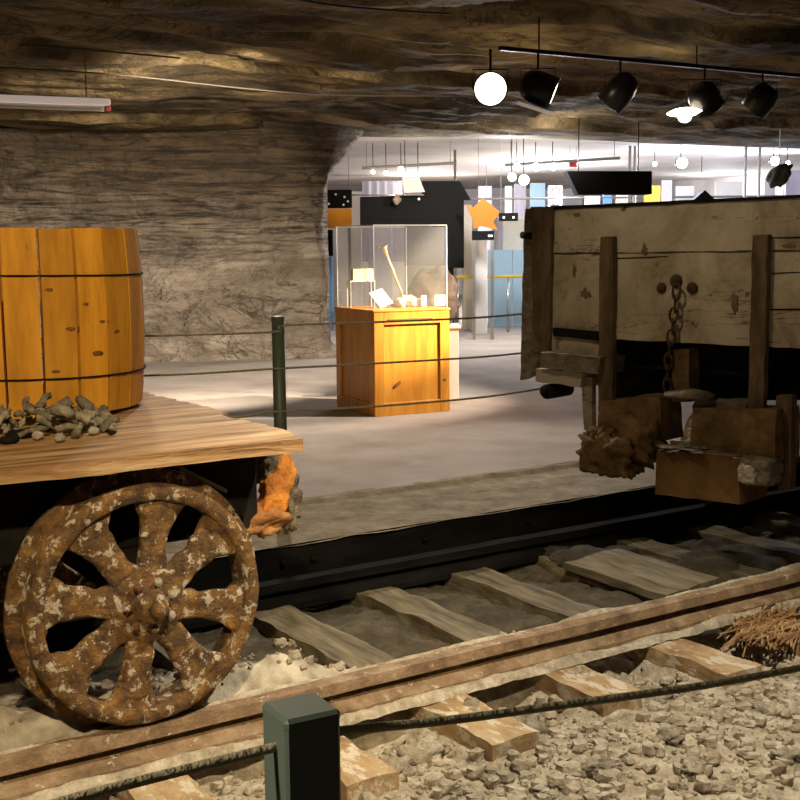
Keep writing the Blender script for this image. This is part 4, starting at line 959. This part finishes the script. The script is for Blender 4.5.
tp = [(694, 200), (705, 190), (716, 200)]; c = ad(705, 200, 22); o = MB().prism([ad(x, y, 22) - c for x, y in tp], HF * .3).build('dark_tent', M['black']); o.location = c; MB().cyl(HF * .1, HF * .1 + V((0, 0, .022 - c.z)), .04, 8).build('stand', M['steel'], o); tag(o, 'small dark tent-shaped roof above the wagon top', 'model roof')
p = ad(779, 176, 16.5); o = MB().blob((0, 0, 0), (.20, .10, .12), Matrix.Rotation(R(-40), 3, 'Y'), seed=9, n=24, m=16, amp=.4).build('hanging_casting', M['paleg'], smooth=True); o.location = p; o.rotation_euler = (0, 0, -YAW); MB().cyl((0, 0, .05), (0, 0, 3.38 - p.z), .008, 6).build('wire', M['steel'], o); tag(o, 'grey casting hanging from the ceiling by the right edge', 'casting')
# ceiling ducts / rails in far hall
for i, (x0, y0, x1, y1, lab) in enumerate([(470, 199, 800, 196, 'long thin grey curtain rail along the back of the hall'), (362, 168, 455, 163, 'thin track of the left cluster of ceiling spots'), (505, 165, 620, 158, 'thin track of the central cluster of ceiling spots')]):
    a = ad(x0, y0, (27, 21, 21)[i]); b = ad(x1, y1, (27, 21, 21)[i]); c = (a + b) / 2; o = MB().cyl(a - c, b - c, .025, 8).build('ceiling_rail', M['paleg']); o.location = c; tag(o, lab, 'rail')
    for k in (-.9, .9): MB().cyl((b - c) * k, V(((b - c).x * k, (b - c).y * k, 3.40 - c.z)), .006, 6).build('hanger', M['paleg'], o)
LIT = []
def far_lamp(px, py, d, r, mat, lab):
    r *= .8
    p = ad(px, py, d); o = empty('ceiling_spot', p, lab, 'ceiling spot', 0, 'lit ceiling spots of the far hall')
    MB().blob((0, 0, 0), (r, r, r), n=14, m=10, amp=0).build('bulb', M[mat], o, True)
    MB().lathe(HF * .0, HF, [(r * .6, 0), (r * 1.1, r * .6), (r * .9, r * 2), (0, r * 2.1)], 14).build('lamp_can', M['blackmetal'], o, True)
    MB().cyl(HF * r + V((0, 0, r * .5)), HF * r + V((0, 0, 3.37 - p.z)), .008, 6).build('stem', M['blackmetal'], o)
for q in [(373, 172, 21, .045, 'lamp_warm', 'small lit spot at the left end of the left cluster'), (386, 173, 21, .055, 'lamp_warm', 'small lit spot second from left in the left cluster'), (401, 170, 21, .075, 'lamp_warm', 'larger lit spot in the middle of the left cluster'), (405, 175, 20.5, .05, 'lamp_warm', 'lit spot just below the larger one of the left cluster'), (418, 175, 21, .045, 'lamp_warm', 'small lit spot at the right end of the left cluster'),
          (517, 167, 21, .08, 'lamp_warm', 'warm lit spot at the upper left of the central cluster'), (512, 177, 20.5, .09, 'lamp_warm', 'warm lit spot at the lower left of the central cluster'), (524, 180, 20, .11, 'lamp_warm', 'brightest lit spot of the central cluster'), (536, 167, 21, .09, 'lamp_cool', 'cool lit spot right of the central cluster'), (553, 167, 21, .08, 'lamp_cool', 'cool lit spot midway between cluster and hood'),
          (655, 164, 22, .05, 'lamp_cool', 'small cool spot left of the big blue-white one'), (682, 163, 20, .115, 'lamp_cool', 'big blue-white spot right of the black hood'), (702, 174, 25, .04, 'lamp_cool', 'tiny spot right below the big blue-white one'), (775, 161, 20, .095, 'lamp_cool', 'blue-white spot near the right edge'), (788, 163, 22, .05, 'lamp_cool', 'small spot beside the right-edge blue-white one')]:
    far_lamp(*q)

# ================================================================== LIGHT
def spot(loc, tgt, power, size, col, r=.05, blend=.4):
    l = bpy.data.lights.new('spot', 'SPOT'); l.energy = power; l.spot_size = R(size); l.spot_blend = blend; l.color = col; l.shadow_soft_size = r
    o = bpy.data.objects.new('spot', l); COL.objects.link(o); o.location = loc; o.rotation_euler = (V(tgt) - V(loc)).to_track_quat('-Z', 'Y').to_euler(); return o
def point(loc, power, col, r=.1):
    l = bpy.data.lights.new('point', 'POINT'); l.energy = power; l.color = col; l.shadow_soft_size = r
    o = bpy.data.objects.new('point', l); COL.objects.link(o); o.location = loc; return o
WARM = (1, .78, .48); WHITE = (1, .88, .68)
spot((.1, .9, 2.95), (1.4, 4.3, .8), 540, 50, WARM, .06)          # barrel, deck and wheel
spot((-1.7, 1.5, 2.3), (.72, 1.36, .55), 420, 30, WHITE, .08, .7)        # unseen lamp added to light the left face of the barrier post
spot((2.9, 2.2, 3.0), (2.8, 3.05, -.2), 500, 82, WHITE, .05, .6)        # gravel and rail
spot((2.6, 6.9, 2.95), (1.7, 4.8, .9), 110, 60, WARM, .06)           # deck from the back
cd = cs(W_ * .75, D_ * .4, 0)
spot(V((8.6, 7.2, 2.9)), cd + V((0, 0, .0)), 4200, 22, (1, .82, .5), .04, .6)       # case
spot(V((8.0, 7.4, 2.9)), V((4.5, 12.5, 0)), 1100, 70, (1, .86, .70), .08)
spot(V((4.6, 8.4, 2.9)), V((4.6, 15.5, .3)), 2100, 75, (1, .84, .66), .1)        # rock wall
spot(V((3.2, 4.5, 2.9)), V((5.1, 4.7, 1.1)), 46, 60, WARM, .1)        # white wagon
spot(V((4.4, 8.6, 2.9)), V((4.4, 6.6, 0)), 380, 100, (1, .86, .72), .1)
spot(V((6.6, 7.6, 2.2)), V((5.6, 8.6, 3.1)), 26, 130, (1, .78, .45), .2)       # spill of a track lamp on the roof
for (px, py, d, pw, c) in ((415, 178, 19, 125, (1, .85, .68)), (530, 178, 25, 360, (1, .9, .8)), (560, 178, 16, 50, (1, .9, .82)), (682, 168, 23, 230, (.72, .8, 1)), (775, 166, 24, 260, (.72, .8, 1)), (505, 190, 18.5, 330, (.95, .95, 1)), (560, 175, 27, 420, (.8, .86, 1)), (430, 180, 30, 300, (1, .92, .85)), (720, 175, 31, 320, (.85, .9, 1))):
    p = ad(px, py, d); point((p.x, p.y, 2.75), pw, c, .15)
w = bpy.data.worlds.new('World'); SC.world = w; w.use_nodes = True
w.node_tree.nodes['Background'].inputs[0].default_value = (1, .78, .52, 1); w.node_tree.nodes['Background'].inputs[1].default_value = .035  # faint warm ambient added as fill through the open camera side

# ================================================================== CAMERA
cam = bpy.data.cameras.new('Camera'); cam.sensor_width = 36; cam.sensor_fit = 'HORIZONTAL'; cam.lens = 36 * F / 800; cam.clip_end = 200
co = bpy.data.objects.new('Camera', cam); COL.objects.link(co)
co.matrix_world = Matrix.Translation(CAM) @ Matrix((RT, UP, -FW)).transposed().to_4x4()
SC.camera = co
SC.view_settings.view_transform = 'Standard'; SC.view_settings.look = 'None'; SC.view_settings.gamma = 1; SC.view_settings.exposure = 0.0
SC.view_settings.use_curve_mapping = False
